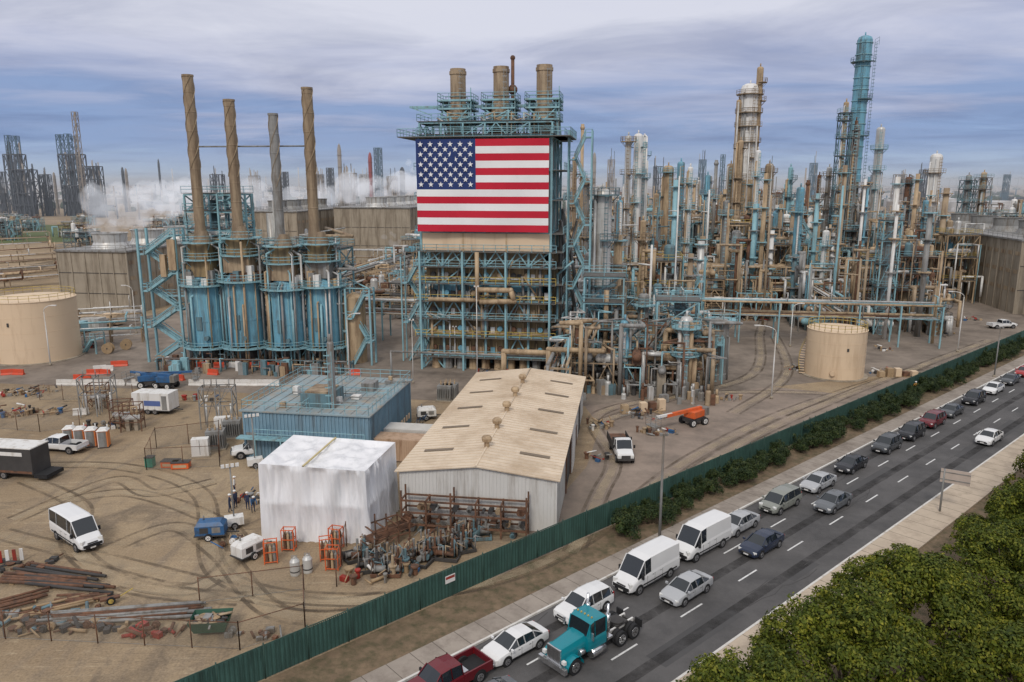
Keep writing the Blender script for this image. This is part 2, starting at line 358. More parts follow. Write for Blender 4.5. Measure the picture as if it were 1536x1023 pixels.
TRD=stainmat('tyre_track_dark',(.14,.11,.08),.35,.7,.35,.75); TRL=stainmat('tyre_track_pale',(.55,.45,.31),.35,.7,.35,.6)
b=MB()
for (s,o,l,w) in ((20,14.2,9,1.6),(52,10.3,14,1.2),(75,14,20,1.8),(5,7,8,1.5),(110,7.2,25,1.4),(36,15,4,.9)):
    b.quad((*rp(s,o),.0125),(*rp(s+l,o),.0125),(*rp(s+l,o+w),.0125),(*rp(s,o+w),.0125),PATCH)
for o in (7.9,11.4,15): b.quad((*rp(-50,o-.4),.0145),(*rp(500,o-.4),.0145),(*rp(500,o+.4),.0145),(*rp(-50,o+.4),.0145),OIL)
rr=random.Random(4)
for k in range(30):
    s=rr.uniform(-10,150); o=rr.uniform(6.3,16.5); p=[(s,o)]
    for j in range(rr.randint(3,8)): s+=rr.uniform(.6,2.2); o+=rr.uniform(-.35,.35); p.append((s,min(16.9,max(6.2,o))))
    for a,c in zip(p,p[1:]): b.quad((*rp(a[0],a[1]-.03),.0165),(*rp(c[0],c[1]-.03),.0165),(*rp(c[0],c[1]+.03),.0165),(*rp(a[0],a[1]+.03),.0165),DARK)
b.build('road_patches')
# tyre tracks across the yards: pairs of ribbons following curves
b=MB(); zk=.022
for ctl in ([(0,800),(160,840),(420,900),(560,900),(800,850),(980,740)],[(60,760),(200,740),(350,800),(300,880),(180,870)],[(0,700),(180,700),(300,740),(330,860),(520,900),(760,870)],[(20,780),(170,720),(230,740),(330,720)],[(150,830),(260,790),(330,830),(420,920),(600,915)],[(860,830),(900,740),(920,690),(900,620),(1060,590),(1250,590)],[(940,760),(1050,680),(1200,610),(1400,545)],[(1000,740),(1120,660),(1300,580),(1500,505)],[(100,600),(300,600),(380,605)],[(40,720),(120,760),(110,820),(200,880),(380,900)],[(880,640),(1000,600),(1130,560),(1140,500),(1150,470)],[(1100,620),(1180,560),(1160,500)]):
    P=[Vector(gw(*c)) for c in ctl]; pts=[]
    for i in range(len(P)-1):
        p0=P[max(0,i-1)];p1=P[i];p2=P[i+1];p3=P[min(len(P)-1,i+2)]
        for k in range(14):
            t=k/14; pts.append(.5*((2*p1)+(p2-p0)*t+(2*p0-5*p1+4*p2-p3)*t*t+(3*p1-p0-3*p2+p3)*t*t*t))
    for off,wd,m in ((-.85,.32,TRD),(.85,.32,TRD),(0,.9,TRL)):
        zk+=.0015; L_=[]
        for i in range(len(pts)-1):
            d=(pts[i+1]-pts[i]).normalized(); n=Vector((-d.y,d.x)); L_.append((pts[i]+n*(off-wd/2),pts[i]+n*(off+wd/2)))
        for a,c in zip(L_,L_[1:]): b.quad((a[0].x,a[0].y,zk),(c[0].x,c[0].y,zk),(c[1].x,c[1].y,zk),(a[1].x,a[1].y,zk),m)
b.build('tyre_tracks')
def sheet(name,pts,z,mt):
    b=MB(); b.add([(p[0],p[1],z) for p in pts],[tuple(range(len(pts)))],mt); return b.plant(name)
sheet('yard_pavement',[loc(1010,772),loc(700,905),loc(880,700),loc(900,640),loc(870,600),loc(1000,600),loc(1110,575),loc(1250,590),loc(1536,500),loc(1536,520)],.005,PAVE)
sheet('plant_pavement',[(-200,96),(-6,100),(60,135),(88,150),(130,190),(130,330),(-60,330),(-110,250),(-110,150),(-200,150)],.010,PAVE2)
# ================= GREEN PERIMETER FENCE =================
GF=mat('green_fence_slats',(.055,.125,.105),.7,0,.25,.8,(.03,.06,.05),.4,True)
GFD=mat('green_fence_post',(.03,.07,.055),.7)
b=MB(); s=-40; rr=random.Random(88)
while s<420:
    p=rp(s,0); q=rp(s+2.9,0); hh=2.2+rr.uniform(-.05,.05)
    b.obox(((p[0]+q[0])/2,(p[1]+q[1])/2,.05+hh/2),(2.9,.03,hh),math.radians(41.6+rr.uniform(-.5,.5)),GF)
    b.tube((*p,0),(*p,2.45),.05,GFD,6)
    if s<150:
        for k in range(1,20):
            for o in (.035,-.035):
                c=rp(s+2.9*k/20,o); b.obox((c[0],c[1],1.15),(.05,.025,2.18),math.radians(41.6),GFD if k%2 else GF)
    s+=2.9
b.tube((*rp(-40,0),2.3),(*rp(420,0),2.3),.035,GFD,6)
b.build('green_slat_fence')
b=MB(); p=rp(rs(690,905),.08); b.obox((p[0],p[1],1.5),(.9,.02,.6),math.radians(41.6),WHT); p=rp(rs(690,905),.095); b.obox((p[0],p[1],1.62),(.8,.015,.2),math.radians(41.6),REDM); b.build('fence_notice_sign')
# ================= FLAG BUILDING =================
FX0,FX1,FY0,FY1=-33.6,-12.6,118.5,134.0
FE=empty('cogeneration_building',(*lw(FX0,FY0),0),-YAW)
def fb(b,name): b.v=[(p[0]-FX0,p[1]-FY0,p[2]) for p in b.v]; return b.plant(name,parent=FE)
Z=lambda py: zl(py,-23,FY0)
zf1,zf0=Z(209),Z(347)
zs=[Z(535),Z(505),Z(478),Z(452),Z(425),Z(400),Z(377),zf0-.3,Z(300),Z(255),zf1+.4]
b=MB(); rr=random.Random(3)
frame(b,FX0,FY0,FX1,FY1,zs,6,3,TEAL,.34,False,.45,False,None,rr)
for i,z in enumerate(zs):
    if i<7:
        b.box(FX0-1,FY0-1.3,z-.1,FX1+1,FY0-.2,z,GRATE)
        rail(b,[(FX0-1,FY0-1.3,z),(FX1+1,FY0-1.3,z)],YEL if i in(1,3,4) else TEAL,1.1,1.8,.05)
    b.box(FX1+.2,FY0-.5,z-.1,FX1+2.0,FY1,z,GRATE)
    rail(b,[(FX1+2,FY0-.5,z),(FX1+2,FY1,z)],TEAL,1.1,2,.05)
    rail(b,[(FX0-.9,FY0,z),(FX0-.9,FY1,z)],TEAL,1.1,2,.05)
stairtower(b,FX1+2.4,FY0+2,zs[-1],TEAL,3.6,2.4,3.2); stairtower(b,FX0-4.8,FY0+4,zs[5],TEAL,4,2.2,3.2)
for x in (FX0,FX0+7,FX0+14,FX1): b.beam((x,FY0-1.3,0),(x,FY0-1.3,zs[6]),.3,TEAL)
for i in range(6):
    a=FX0+i*3.5; b.beam((a,FY0-.3,zs[5]),(a+1.75,FY0-.3,zs[6]),.2,TEAL); b.beam((a+3.5,FY0-.3,zs[5]),(a+1.75,FY0-.3,zs[6]),.2,TEAL)
fb(b,'steel_frame')
b=MB()
b.box(FX0+.8,FY0+.7,zs[0],FX1-.8,FY1-1,zs[3],BROWN); b.box(FX0+1.5,FY0+.9,zs[3],FX1-1.5,FY1-1,zs[4],TEALV)
b.box(FX0+.6,FY0+.6,zs[4],FX1-.6,FY1-1,zs[5],BROWN); b.box(FX0+1.2,FY0+1.4,zs[5],FX1-1.2,FY1-1,zs[6],TAN2)
b.box(FX0+.3,FY0-.35,zs[6]+.1,FX1-.2,FY1-.8,zs[7],CREAM); b.box(FX0+.5,FY0+.3,zs[7],FX1-.5,FY1-.5,zs[10]-.5,GREY)
b.box(FX0+.2,FY0-.1,zs[10]-.4,FX1-.2,FY1,zs[10],TAN2)
for x in (FX0+7.0,FX0+14): b.box(x-.12,FY0-.45,zs[6],x+.12,FY0-.36,zs[7],TAN)
for r_ in range(5):
    z=zs[r_]+1.3
    for i in range(9):
        x=FX0+1.8+i*2.2; m=rr.choice([DARK,GREY,RUST,TEALV,TAN])
        b.tube((x,FY0+.9,z),(x,FY0+.1,z),.42,m,10); b.box(x-.7,FY0+.45,z-.9,x-.55,FY0+.95,z+1,TAN)
        b.box(x+.6,FY0+.5,z-1,x+1.3,FY0+.95,z+.2,rr.choice([DARK,TEALV,TAN,GREY,WHT]))
for z in (zs[0]+.4,zs[1]+.5,zs[2]+.4,zs[4]+.7): b.tube((FX0+.5,FY0+.3,z),(FX1-.5,FY0+.3,z),.16,rr.choice([TAN,SILV]),8)
for i in range(18):
    x=rr.uniform(FX0+1,FX1-1); z0_=zs[rr.randint(0,3)]; b.path([(x,FY0-.1,z0_),(x,FY0-.1,z0_+rr.uniform(2,7)),(x+rr.uniform(-4,4),FY0-.1,z0_+7)],rr.choice([.1,.16,.22]),rr.choice([TAN,SILV,GREY]),6)
b.path([(FX0+9.5,FY0-1.8,zs[6]),(FX0+9.5,FY0-1.8,Z(448)),(FX0+1.5,FY0-1.8,Z(448))],.35,TAN,10)
b.path([(FX0+9.8,FY0-2.2,Z(432)),(FX0+15,FY0-2.2,Z(432)),(FX0+15.5,FY0-2.2,Z(448)),(FX0+10,FY0-2.2,Z(450))],.42,TAN,10)
for i in range(9): column(b,FX0+2+i*2.1,FY0+.4,zs[0]-.2,.7,rr.choice([GREY,TAN,DARK]),(),TEAL,10,False,0,rr,1,False)
b.box(FX1-.5,FY0+2,zs[1],FX1+.25,FY1-2,zs[6],BROWN)
for i in range(7):
    y=FY0+1.5+i*2; b.path([(FX1+1,y,0),(FX1+1,y,rr.uniform(12,30)),(FX1+3.5,y,rr.uniform(8,25))],rr.choice([.12,.2,.3]),rr.choice([TAN,SILV,GREY,TEAL]),6)
fb(b,'boiler_casing')
b=MB()
zt0=zs[10]
frame(b,FX0,FY0+.5,FX1,FY0+9,[zt0+.2,Z(183)],6,2,TEAL,.26,True,.5,True,TEAL,rr)
b.v=[p if p[2]>zt0-.2 else (p[0],p[1],zt0-.2) for p in b.v]
for cx,tp in ((-28.3,95),(-21.3,93),(-14.4,92)):
    cy=FY0+5; za=zt0; zb=Z(176); zc=Z(148); zd=Z(tp)
    b.lathe(cx,cy,[(1.9,za),(1.9,za+1.4),(2.3,zb),(2.1,zb+.3),(1.25,zc),(1.25,zc+.8),(1.36,zc+.8),(1.36,zc+1),(1.25,zc+1),(1.25,zd-.9),(1.38,zd-.9),(1.38,zd-.4),(1.25,zd-.4),(1.25,zd),(1.1,zd),(1.1,zd-1.5)],TAN2,18)
    frame_z=[Z(178),Z(160),Z(147)]
    for (sx,sy) in ((-1,-1),(1,-1),(1,1),(-1,1)):
        b.beam((cx+sx*2.5,cy+sy*2.5,za),(cx+sx*2.0,cy+sy*2.0,frame_z[2]),.26,TEAL)
    for z in frame_z:
        w_=2.7
        for (a_,c_) in (((-w_,-w_),(w_,-w_)),((w_,-w_),(w_,w_)),((w_,w_),(-w_,w_)),((-w_,w_),(-w_,-w_))):
            b.beam((cx+a_[0],cy+a_[1],z),(cx+c_[0],cy+c_[1],z),.26,TEAL)
        rail(b,[(cx-w_,cy-w_,z),(cx+w_,cy-w_,z),(cx+w_,cy+w_,z),(cx-w_,cy+w_,z),(cx-w_,cy-w_,z)],TEAL,1.1,1.6,.045)
        b.box(cx-w_,cy-w_,z-.05,cx-1.4,cy+w_,z,GRATE); b.box(cx+1.4,cy-w_,z-.06,cx+w_,cy+w_,z-.01,GRATE)
    for k in (-1,1):
        b.beam((cx-2.4*k,cy-2.5,za),(cx+2.2*k,cy-2.5,frame_z[1]),.2,TEAL)
    ladder(b,cx+.9,cy-1.5,zc,zd-.5,GREY,True)
    b.beam((cx+2.6,cy-2.6,za),(cx+2.6,cy-2.6,Z(128)),.12,TEAL)
b.beam((FX0-2.5,FY0+4,Z(155)),(FX1+1,FY0+4,Z(155)),.3,TEAL); b.beam((FX0-2.5,FY0+6,Z(155)),(FX1+1,FY0+6,Z(155)),.3,TEAL)
b.beam((FX0-2.5,FY0+4,Z(155)),(FX0+1,FY0+4,Z(168)),.16,TEAL)
xv=-19.6; b.tube((xv,FY0+6,zt0),(xv,FY0+6,Z(76)),.28,RUST,10); b.ball((xv,FY0+6,Z(128)),.8,RUST,10); b.ball((xv,FY0+6,Z(78)),.42,RUST,10)
b.box(FX0-3,FY0-1.6,zt0-.1,FX1+3,FY0+10,zt0+.05,GRATE)
rail(b,[(FX0-3,FY0+10,zt0),(FX0-3,FY0-1.6,zt0),(FX1+3,FY0-1.6,zt0),(FX1+3,FY0+10,zt0)],TEAL,1.2,1.5,.05)
for i in range(18):
    x=rr.uniform(FX0,FX1); b.path([(x,FY0+rr.uniform(.5,3),zt0),(x,FY0+1,zt0+rr.uniform(1.5,4)),(x+rr.uniform(-3,3),FY0+2,zt0+3)],.12,rr.choice([TAN,SILV,TEAL]),6)
fb(b,'stacks_and_top_platforms')
# ---- flag ----
FR=mat('flag_red',(.52,.012,.035),.75,0,.08,.5); FW=mat('flag_white',(.80,.80,.80),.75,0,.05,.4); FBL=mat('flag_blue',(.018,.04,.15),.75,0,.1,.5)
fx0,fx1=FX0-.1,FX1-.25; fw=fx1-fx0; fh=zf1-zf0; fy=FY0-1.55
def disp(u,w): return .10*math.sin(u*14+w*3)+.06*math.sin(w*17+u*5)+.03*math.sin(u*40)
b=MB(); NU=66
for r_ in range(13):
    z1_=zf1-fh*r_/13; z0_=zf1-fh*(r_+1)/13
    for i in range(NU):
        u0,u1=i/NU,(i+1)/NU
        mt=FBL if (r_<7 and u1<=.4601) else (FR if r_%2==0 else FW)
        b.add([(fx0+fw*u0,fy+disp(u0,(r_+1)/13),z0_),(fx0+fw*u1,fy+disp(u1,(r_+1)/13),z0_),(fx0+fw*u1,fy+disp(u1,r_/13),z1_),(fx0+fw*u0,fy+disp(u0,r_/13),z1_)],[(0,1,2,3)],mt,True)
cw=fw*30/66; ch=fh*7/13
for r_ in range(9):
    for k in range(6 if r_%2==0 else 5):
        cx=fx0+cw*((k*2+1+(r_%2))/12); cz=zf1-ch*(r_+1)/10; pts=[]
        for j in range(10):
            a=math.pi/2+j*math.pi/5; q=.47 if j%2==0 else .18
            pts.append((cx+q*math.cos(a),fy-.16,cz+q*math.sin(a)))
        for p_i in range(10): b.add([(cx,fy-.16,cz),pts[p_i],pts[(p_i+1)%10]],[(0,1,2)],FW)
for i in range(12):
    x=fx0+fw*i/11; b.tube((x,fy+.05,zf1-.1),(x,FY0-.3,zf1+.3),.03,GREY,4); b.tube((x,fy+.05,zf0+.1),(x,FY0-.3,zf0-.2),.03,GREY,4)
b.plant('american_flag',(fx0,fy,zf0))
# ================= FOUR-STACK FURNACE UNIT =================
STK=mat('weathered_stack',(.34,.26,.17),.7,0,.3,.35,(.16,.11,.07),.6,True); STKL=mat('stack_strake',(.37,.29,.19),.7,0,.25,.6,(.18,.125,.08),.5)
units=[(305,548,26,281,112,430),(362,550,27,343,149,424),(425,551,26,409,170,436),(480,549,25,460,131,432)]
US=[]
for i,(px,pyb,rpx,tx,ty,tv) in enumerate(units):
    x,y=loc(px,pyb); y+=2.8; X,Y=lw(x,y); r=rpx*Y/F*1.0
    zv=zl(tv,x,y-r); US.append((x,y,r,zv)); rr=random.Random(20+i)
    b=MB(); zl0=zl(520,x,y-r)
    b.lathe(x,y,[(r*.6,.6),(r*.6,zl0)],DARK,16)
    b.lathe(x,y,[(r*.6,zl0),(r,zl0+.02),(r,zv*.55),(r*1.02,zv*.55),(r*1.02,zv*.55+.35),(r,zv*.55+.35),(r,zv-.3),(r*1.04,zv),(r*.6,zv+1.6),(r*.6,zv+3.4),(r*.62,zv+3.5)],TEALV,28)
    for k in range(12):
        a=k*math.pi/6; b.beam((x+math.cos(a)*r*.95,y+math.sin(a)*r*.95,0),(x+math.cos(a)*r*1.0,y+math.sin(a)*r*1.0,zv),.16,TEAL)
        b.tube((x+math.cos(a+.26)*r*.8,y+math.sin(a+.26)*r*.8,0),(x+math.cos(a+.26)*r*.8,y+math.sin(a+.26)*r*.8,1.2),.35,TAN2,6)
    b.box(x-.5,y-r-.15,zv*.45,x+.5,y-r+.2,zv*.62,TEALD); b.tube((x+r*.4,y-r*.9,zv*.35),(x+r*.4,y-r-.3,zv*.35),.4,TEALD,10)
    ringplat(b,x,y,r,zl(524,x,y-r),1.3,TEAL,0,6.28,18); ringplat(b,x,y,r,zv,1.3,TEAL,0,6.28,18)
    b.box(x-r*.75,y-r*.7,zv+1.5,x+r*.75,y+r*.7,zv+4.2,rr.choice([TAN2,GREY,BROWN])); b.box(x-r*.6,y-r*.55,zv+4.2,x+r*.6,y+r*.55,zv+7,BROWN)
    for z in (zv+4.2,zv+7):
        ringplat(b,x,y,r*.8,z,1.1,TEAL,0,6.28,10)
    b.lathe(x,y,[(r*.55,zv+7),(.9,zv+9)],STK,12)
    for k in range(12):
        a=rr.uniform(3.0,6.4); q=r+.4; z1_=rr.uniform(zv*.7,zv+7)
        b.path([(x+q*math.cos(a),y+q*math.sin(a),rr.uniform(0,3)),(x+q*math.cos(a),y+q*math.sin(a),z1_),(x+math.cos(a)*r*.5,y+math.sin(a)*r*.5,z1_+.8)],rr.choice([.1,.15,.2]),rr.choice([TAN,SILV,TEAL,GREY]),6)
    for k in range(16):
        a=rr.uniform(0,6.28); b.box(x+math.cos(a)*r*.9-.5,y+math.sin(a)*r*.9-.5,zv+.2,x+math.cos(a)*r*.9+.5,y+math.sin(a)*r*.9+.5,zv+rr.uniform(1,2.8),rr.choice([TAN,GREY,TEALD,WHT,RUST]))
    b.plant('process_furnace',(x,y))
    v=(ty-511.5)/F; t=Y/(cT-v*sT); Xt=(tx-768)/F*t; zt_=H-(sT+v*cT)*t
    cx,cy=wl(Xt,Y)
    b=MB(); z0_=zv+5; rc=.84 if i!=2 else .74
    prof=[(rc*1.5,z0_),(rc*1.5,z0_+2),(rc*1.05,z0_+4.5)]
    n_=int((zt_-z0_-5)/3)
    for k in range(n_): z=z0_+5+k*3; prof+=[(rc,z),(rc,z+2.85),(rc*1.04,z+2.85),(rc*1.04,z+2.95)]
    prof+=[(rc,zt_-.3),(rc*1.1,zt_-.3),(rc*1.1,zt_),(rc*.8,zt_),(rc*.8,zt_-2)]
    b.lathe(cx,cy,prof,STK if i!=2 else GREY,16)
    z=zt_-.3; zlow=z0_+ (zt_-z0_)*.50; st=.25; pitch=12.0
    while z>zlow:
        for h_ in range(3):
            a=z/pitch*2*math.pi+h_*2*math.pi/3; a2=(z-st)/pitch*2*math.pi+h_*2*math.pi/3
            vs=[]
            for (aa,zz) in ((a,z),(a2,z-st)):
                for (q,da) in ((rc,-.05),(rc*1.13,-.03),(rc*1.13,.03),(rc,.05)): vs.append((cx+q*math.cos(aa+da),cy+q*math.sin(aa+da),zz))
            b.add(vs,[(0,1,5,4),(1,2,6,5),(2,3,7,6)],STKL)
        z-=st
    b.plant('spiral_strake_chimney',(cx,cy))
b=MB()
def atY(px,py,Y):
    v=(py-511.5)/F; t=Y/(cT-v*sT); return wl((px-768)/F*t,Y)+(H-(sT+v*cT)*t,)
b.tube(atY(290,220,lw(US[0][0],US[0][1])[1]),atY(463,219,lw(US[3][0],US[3][1])[1]),.14,GREY,6)
b.plant('stack_tie_pipe')
rr=random.Random(5)
b=MB(); x0=US[0][0]-3.6; x1=US[3][0]+3; yb=US[0][1]+3.2
frame(b,x0,yb,x1,yb+6,[6,zl(435,x0,yb),zl(400,x0,yb),zl(372,x0,yb)],6,1,TEAL,.26,True,.5,True,TEAL,rr)
frame(b,x0-1,yb,x0+8,yb+6,[zl(372,x0,yb),zl(345,x0,yb),zl(318,x0,yb),zl(292,x0,yb)],2,1,TEAL,.3,True,.6,True,TEAL,rr)
stairtower(b,US[0][0]-10.5,US[0][1]-2,zl(352,US[0][0],US[0][1]),TEAL,6.8,2.6,3.0,True,1.6)
stairtower(b,US[0][0]+2,yb-1,zl(300,US[0][0],US[0][1]),TEAL,5.0,2.4,3.3,True,1.3)
stairtower(b,US[3][0]+4.3,US[3][1]-1,zl(440,US[3][0],US[3][1]),TEAL,4.2,2.2,3.3,True,1.3)
for z in (zl(440,x0,yb),zl(400,x0,yb)): b.box(US[0][0]-8,US[0][1]-.5,z-.1,US[0][0]-2,US[0][1]+1,z,TEAL); rail(b,[(US[0][0]-8,US[0][1]-.5,z),(US[0][0]-2,US[0][1]-.5,z)],TEAL)
b.box(US[0][0]-6.6,US[0][1]-2.3,zl(410,x0,yb),US[0][0]-5.6,US[0][1]-1.6,zl(378,x0,yb),TAN); b.box(US[0][0]-4.9,US[0][1]-2.5,zl(400,x0,yb),US[0][0]-3.6,US[0][1]-1.5,zl(356,x0,yb),TAN)
xe=US[3][0]+5; b.lathe(xe-.2,US[3][1]+1.5,[(1.9,0),(1.9,zl(447,xe,US[3][1])),(1.2,zl(443,xe,US[3][1])),(.1,zl(440,xe,US[3][1]))],TAN,18)
for i in range(50):
    x=rr.uniform(x0,x1); z=rr.uniform(3,22); m=rr.choice([TAN,SILV,GREY,TAN2,TEAL]); b.path([(x,yb-.5,0),(x,yb-.5,z),(x+rr.uniform(-7,7),yb-.5,z),(x,yb+4,z+1)],rr.choice([.12,.18,.28]),m,6)
for (px,pt) in ((414,300),(405,320),(320,300)):
    q=atY(px,pt,lw(x0,yb)[1]+2); b.tube((q[0],q[1],10),q,.7,SILV if px>330 else TEALD,10)
b.plant('furnace_access_structure',(x0,yb))
b=MB(); rack(b,(x0-2,US[0][1]-6.3),(x1+4,US[3][1]-6.3),1.6,[1.6],TEALD,3,5,[TEALD,GREY,RUST],rr)
for i in range(80):
    x=rr.uniform(x0-2,x1+4); y=US[0][1]-rr.uniform(3.5,8); m=rr.choice([GREY,TAN,TEAL,RUST,WHT,TEALD]); h=rr.uniform(.6,2.4)
    if rr.random()<.5: b.obox((x,y,h/2),(rr.uniform(.4,1.3),.6,h),0,m)
    else: b.path([(x,y,0),(x,y,h),(x+rr.uniform(-2,2),y,h)],.1,m,6)
b.plant('low_pipe_rack',(x0,US[0][1]-6))
# ================= COOLING TOWERS =================
def cooltower(name,x0,y0,x1,y1,h,fans,mt=CONC,lat=None,fr=3.4,fm=GREY):
    b=MB(); b.box(x0,y0,0,x1,y1,h,mt); rr=random.Random(int(x0))
    n=int((x1-x0)/3)
    for i in range(n+1):
        x=x0+(x1-x0)*i/n; b.box(x-.12,y0-.15,0,x+.12,y0-.003,h,mt)
    for sx in (x0,x1):
        n=int((y1-y0)/3.5); sg=-1 if sx==x0 else 1
        for i in range(n+1):
            y=y0+(y1-y0)*i/n; b.box(min(sx+sg*.003,sx+sg*.15),y-.12,0,max(sx+sg*.003,sx+sg*.15),y+.12,h,mt)
            for z in (h*.3,h*.55,h*.8): b.box(min(sx+sg*.003,sx+sg*.06),y+.6,z,max(sx+sg*.003,sx+sg*.06),y+2.6,z+.9,TAN2)
    for z in (h*.33,h*.66): b.box(x0-.1,y0-.1,z-.06,x1+.1,y0-.02,z+.06,DARK)
    b.box(x0-.4,y0-.4,h,x1+.4,y1+.4,h+.4,GREY)
    rail(b,[(x0,y1,h+.4),(x0,y0,h+.4),(x1,y0,h+.4),(x1,y1,h+.4)],GREY,1.1,2.5,.05)
    for i in range(fans):
        for cx in ((x0+x1)/2,):
            cy=y0+(i+.5)*(y1-y0)/fans; b.lathe(cx,cy,[(fr*1.15,h+.4),(fr*.95,h+1.8),(fr,h+3.6),(fr*1.08,h+4.0),(fr*.95,h+4),(fr*.9,h+1)],fm,20)
    if lat:
        k=lat
        for i in range(k+1):
            x=x1+.8; y=y0+(y1-y0)*i/k; b.beam((x,y,0),(x,y,h+1),.25,DARK)
            if i<k:
                yn=y0+(y1-y0)*(i+1)/k; b.beam((x,y,0),(x,yn,h),.2,DARK); b.beam((x,yn,0),(x,y,h),.2,DARK); b.beam((x,y,h/2),(x,yn,h/2),.2,DARK)
    return b.plant(name,(x0,y0))
xa,ya=loc(90,470); xb,_=loc(205,470)
cooltower('cooling_tower',xa,158,xb,215,zl(377,xa,158),4,CONC,None,3.8,SILV)
xa,ya=loc(505,395); xb,_=loc(622,395); cooltower('cooling_tower',xa,ya,xb,ya+60,zl(312,xa,ya),5,CONC,None,4,SILV)
xa,ya=loc(372,400); xb,_=loc(455,400); cooltower('cooling_tower',xa,ya,xb,ya+50,zl(318,xa,ya),4,CONC)
cooltower('cooling_tower',89,191,113,262,zl(362,89,191),5,CONC,12)
b=MB()
for i in range(5):
    x=90+i*6
    for (a,c) in (((x,187,0),(x,187,17)),((x+6,187,0),(x+6,187,17)),((x,187,0),(x+6,187,8)),((x+6,187,0),(x,187,8)),((x,187,8),(x+6,187,17)),((x+6,187,8),(x,187,17)),((x,187,8),(x+6,187,8)),((x,187,17),(x+6,187,17)),((x,187,17),(x,190.6,17))): b.beam(a,c,.4,RUST)
b.box(88.5,180,0,89.5,180.5,4,GREY)
b.plant('steel_trestle',(90,187))
# ================= TANKS =================
def tank(name,x,y,r,h,mt=CREAM,rl=YEL,stairs=True,n=48):
    b=MB(); b.lathe(x,y,[(r,0),(r,h-.1),(r*1.015,h-.1),(r*1.015,h),(.3,h+r*.09)],mt,n)
    for k in (1,2,3): b.lathe(x,y,[(r+.001,h*k/4),(r+.025,h*k/4+.01),(r+.025,h*k/4+.05),(r+.001,h*k/4+.06),(r-.05,h*k/4+.06)],mt,n)
    pts=[(x+(r-.1)*math.cos(a*math.pi/14),y+(r-.1)*math.sin(a*math.pi/14),h) for a in range(29)]; rail(b,pts,rl,1.1,1.6,.04)
    if stairs:
        for i in range(22):
            a=math.pi*1.02-i*.035*4.5/r*2; z=h*i/22; q=r+.5
            b.obox((x+q*math.cos(a),y+q*math.sin(a),z+.2),(.9,.35,.06),a,mt); b.tube((x+(r+.9)*math.cos(a),y+(r+.9)*math.sin(a),z+.2),(x+(r+.9)*math.cos(a),y+(r+.9)*math.sin(a),z+1.2),.03,rl,4)
    b.tube((x-r*.3,y-r*.99,1.2),(x-r*.3,y-r-.25,1.2),.4,mt,12); b.box(x+r*.12,y-r-.04,h*.62,x+r*.12+.3,y-r+.3,h*.68,DARK)
    b.lathe(x,y,[(r+.6,0),(r+.6,.15),(r,.16)],CONC,n)
    return b.plant(name,(x,y))
x,y=loc(1261,572); r=4.45; tank('storage_tank',x,y+r,r,zl(500,x,y),CREAM,YEL)
x,y=loc(12,548); tank('storage_tank',x,y+6.8,6.8,zl(455,x,y),CREAM,YEL)
b=MB(); rr=random.Random(55)
for (px,pb,pt,w,m) in ((1049,573,492,13,GREY),(1077,570,478,14,GREY),(1016,545,470,14,SILV),(1030,520,448,8,SILV)):
    x,y=loc(px,pb); r=w*lw(x,y)[1]/F; y+=r; h=zl(pt,x,y-r); column(b,x,y,h,r,m,[h*.95],TEAL,18,True,0,rr)
b.plant('vertical_drum_tanks')
# ================= TALL COLUMNS =================
COLS=[(905,542,283,27,SILV,0),(1128,432,100,27,WHT,1),(1300,436,52,21,TEALV,2),(1271,440,152,14,TEALD,3),(1323,430,190,12,SILV,0),(1407,428,230,17,WHT,0),
(943,455,203,9,SILV,0),(958,452,200,13,WHT,0),(967,445,205,8,WHT,0),(1003,440,248,16,TAN,0),(1022,450,242,11,TEALV,0),(1036,455,250,8,WHT,0),(1097,430,245,12,TAN2,0),(1062,440,262,9,TEALV,0),
(1155,430,245,12,TAN2,0),(1168,450,315,16,TEALV,0),(1090,460,300,9,GREY,0),(1202,470,280,12,TEALV,0),(1230,430,262,6,RUST,0),(1258,440,290,8,TAN,0),(1345,470,310,12,TAN,0),(1338,500,320,22,TEAL,3),
(874,440,186,5,TAN,4),(862,450,235,7,TAN2,0),(880,450,268,9,GREY,0),(985,450,290,8,TAN,0),(1213,440,270,5,RUST,4),(1187,440,250,7,TEAL,0),(1245,430,250,8,SILV,0),(1365,420,265,10,RUST,0),
(1455,405,262,15,TEALD,3),(1478,405,258,15,GREY,3),(1048,430,270,7,SILV,0),(1075,430,240,5,GREY,4),(1138,440,225,8,WHT,0),(1112,440,210,8,TAN,0),(1286,440,180,8,GREY,3),(1016,500,400,10,SILV,0),(965,505,330,9,TAN,0),(930,500,300,9,TEALV,0),(1105,470,345,14,GREY,0),(1240,470,345,10,WHT,0),(1390,440,300,8,TEALV,0)]
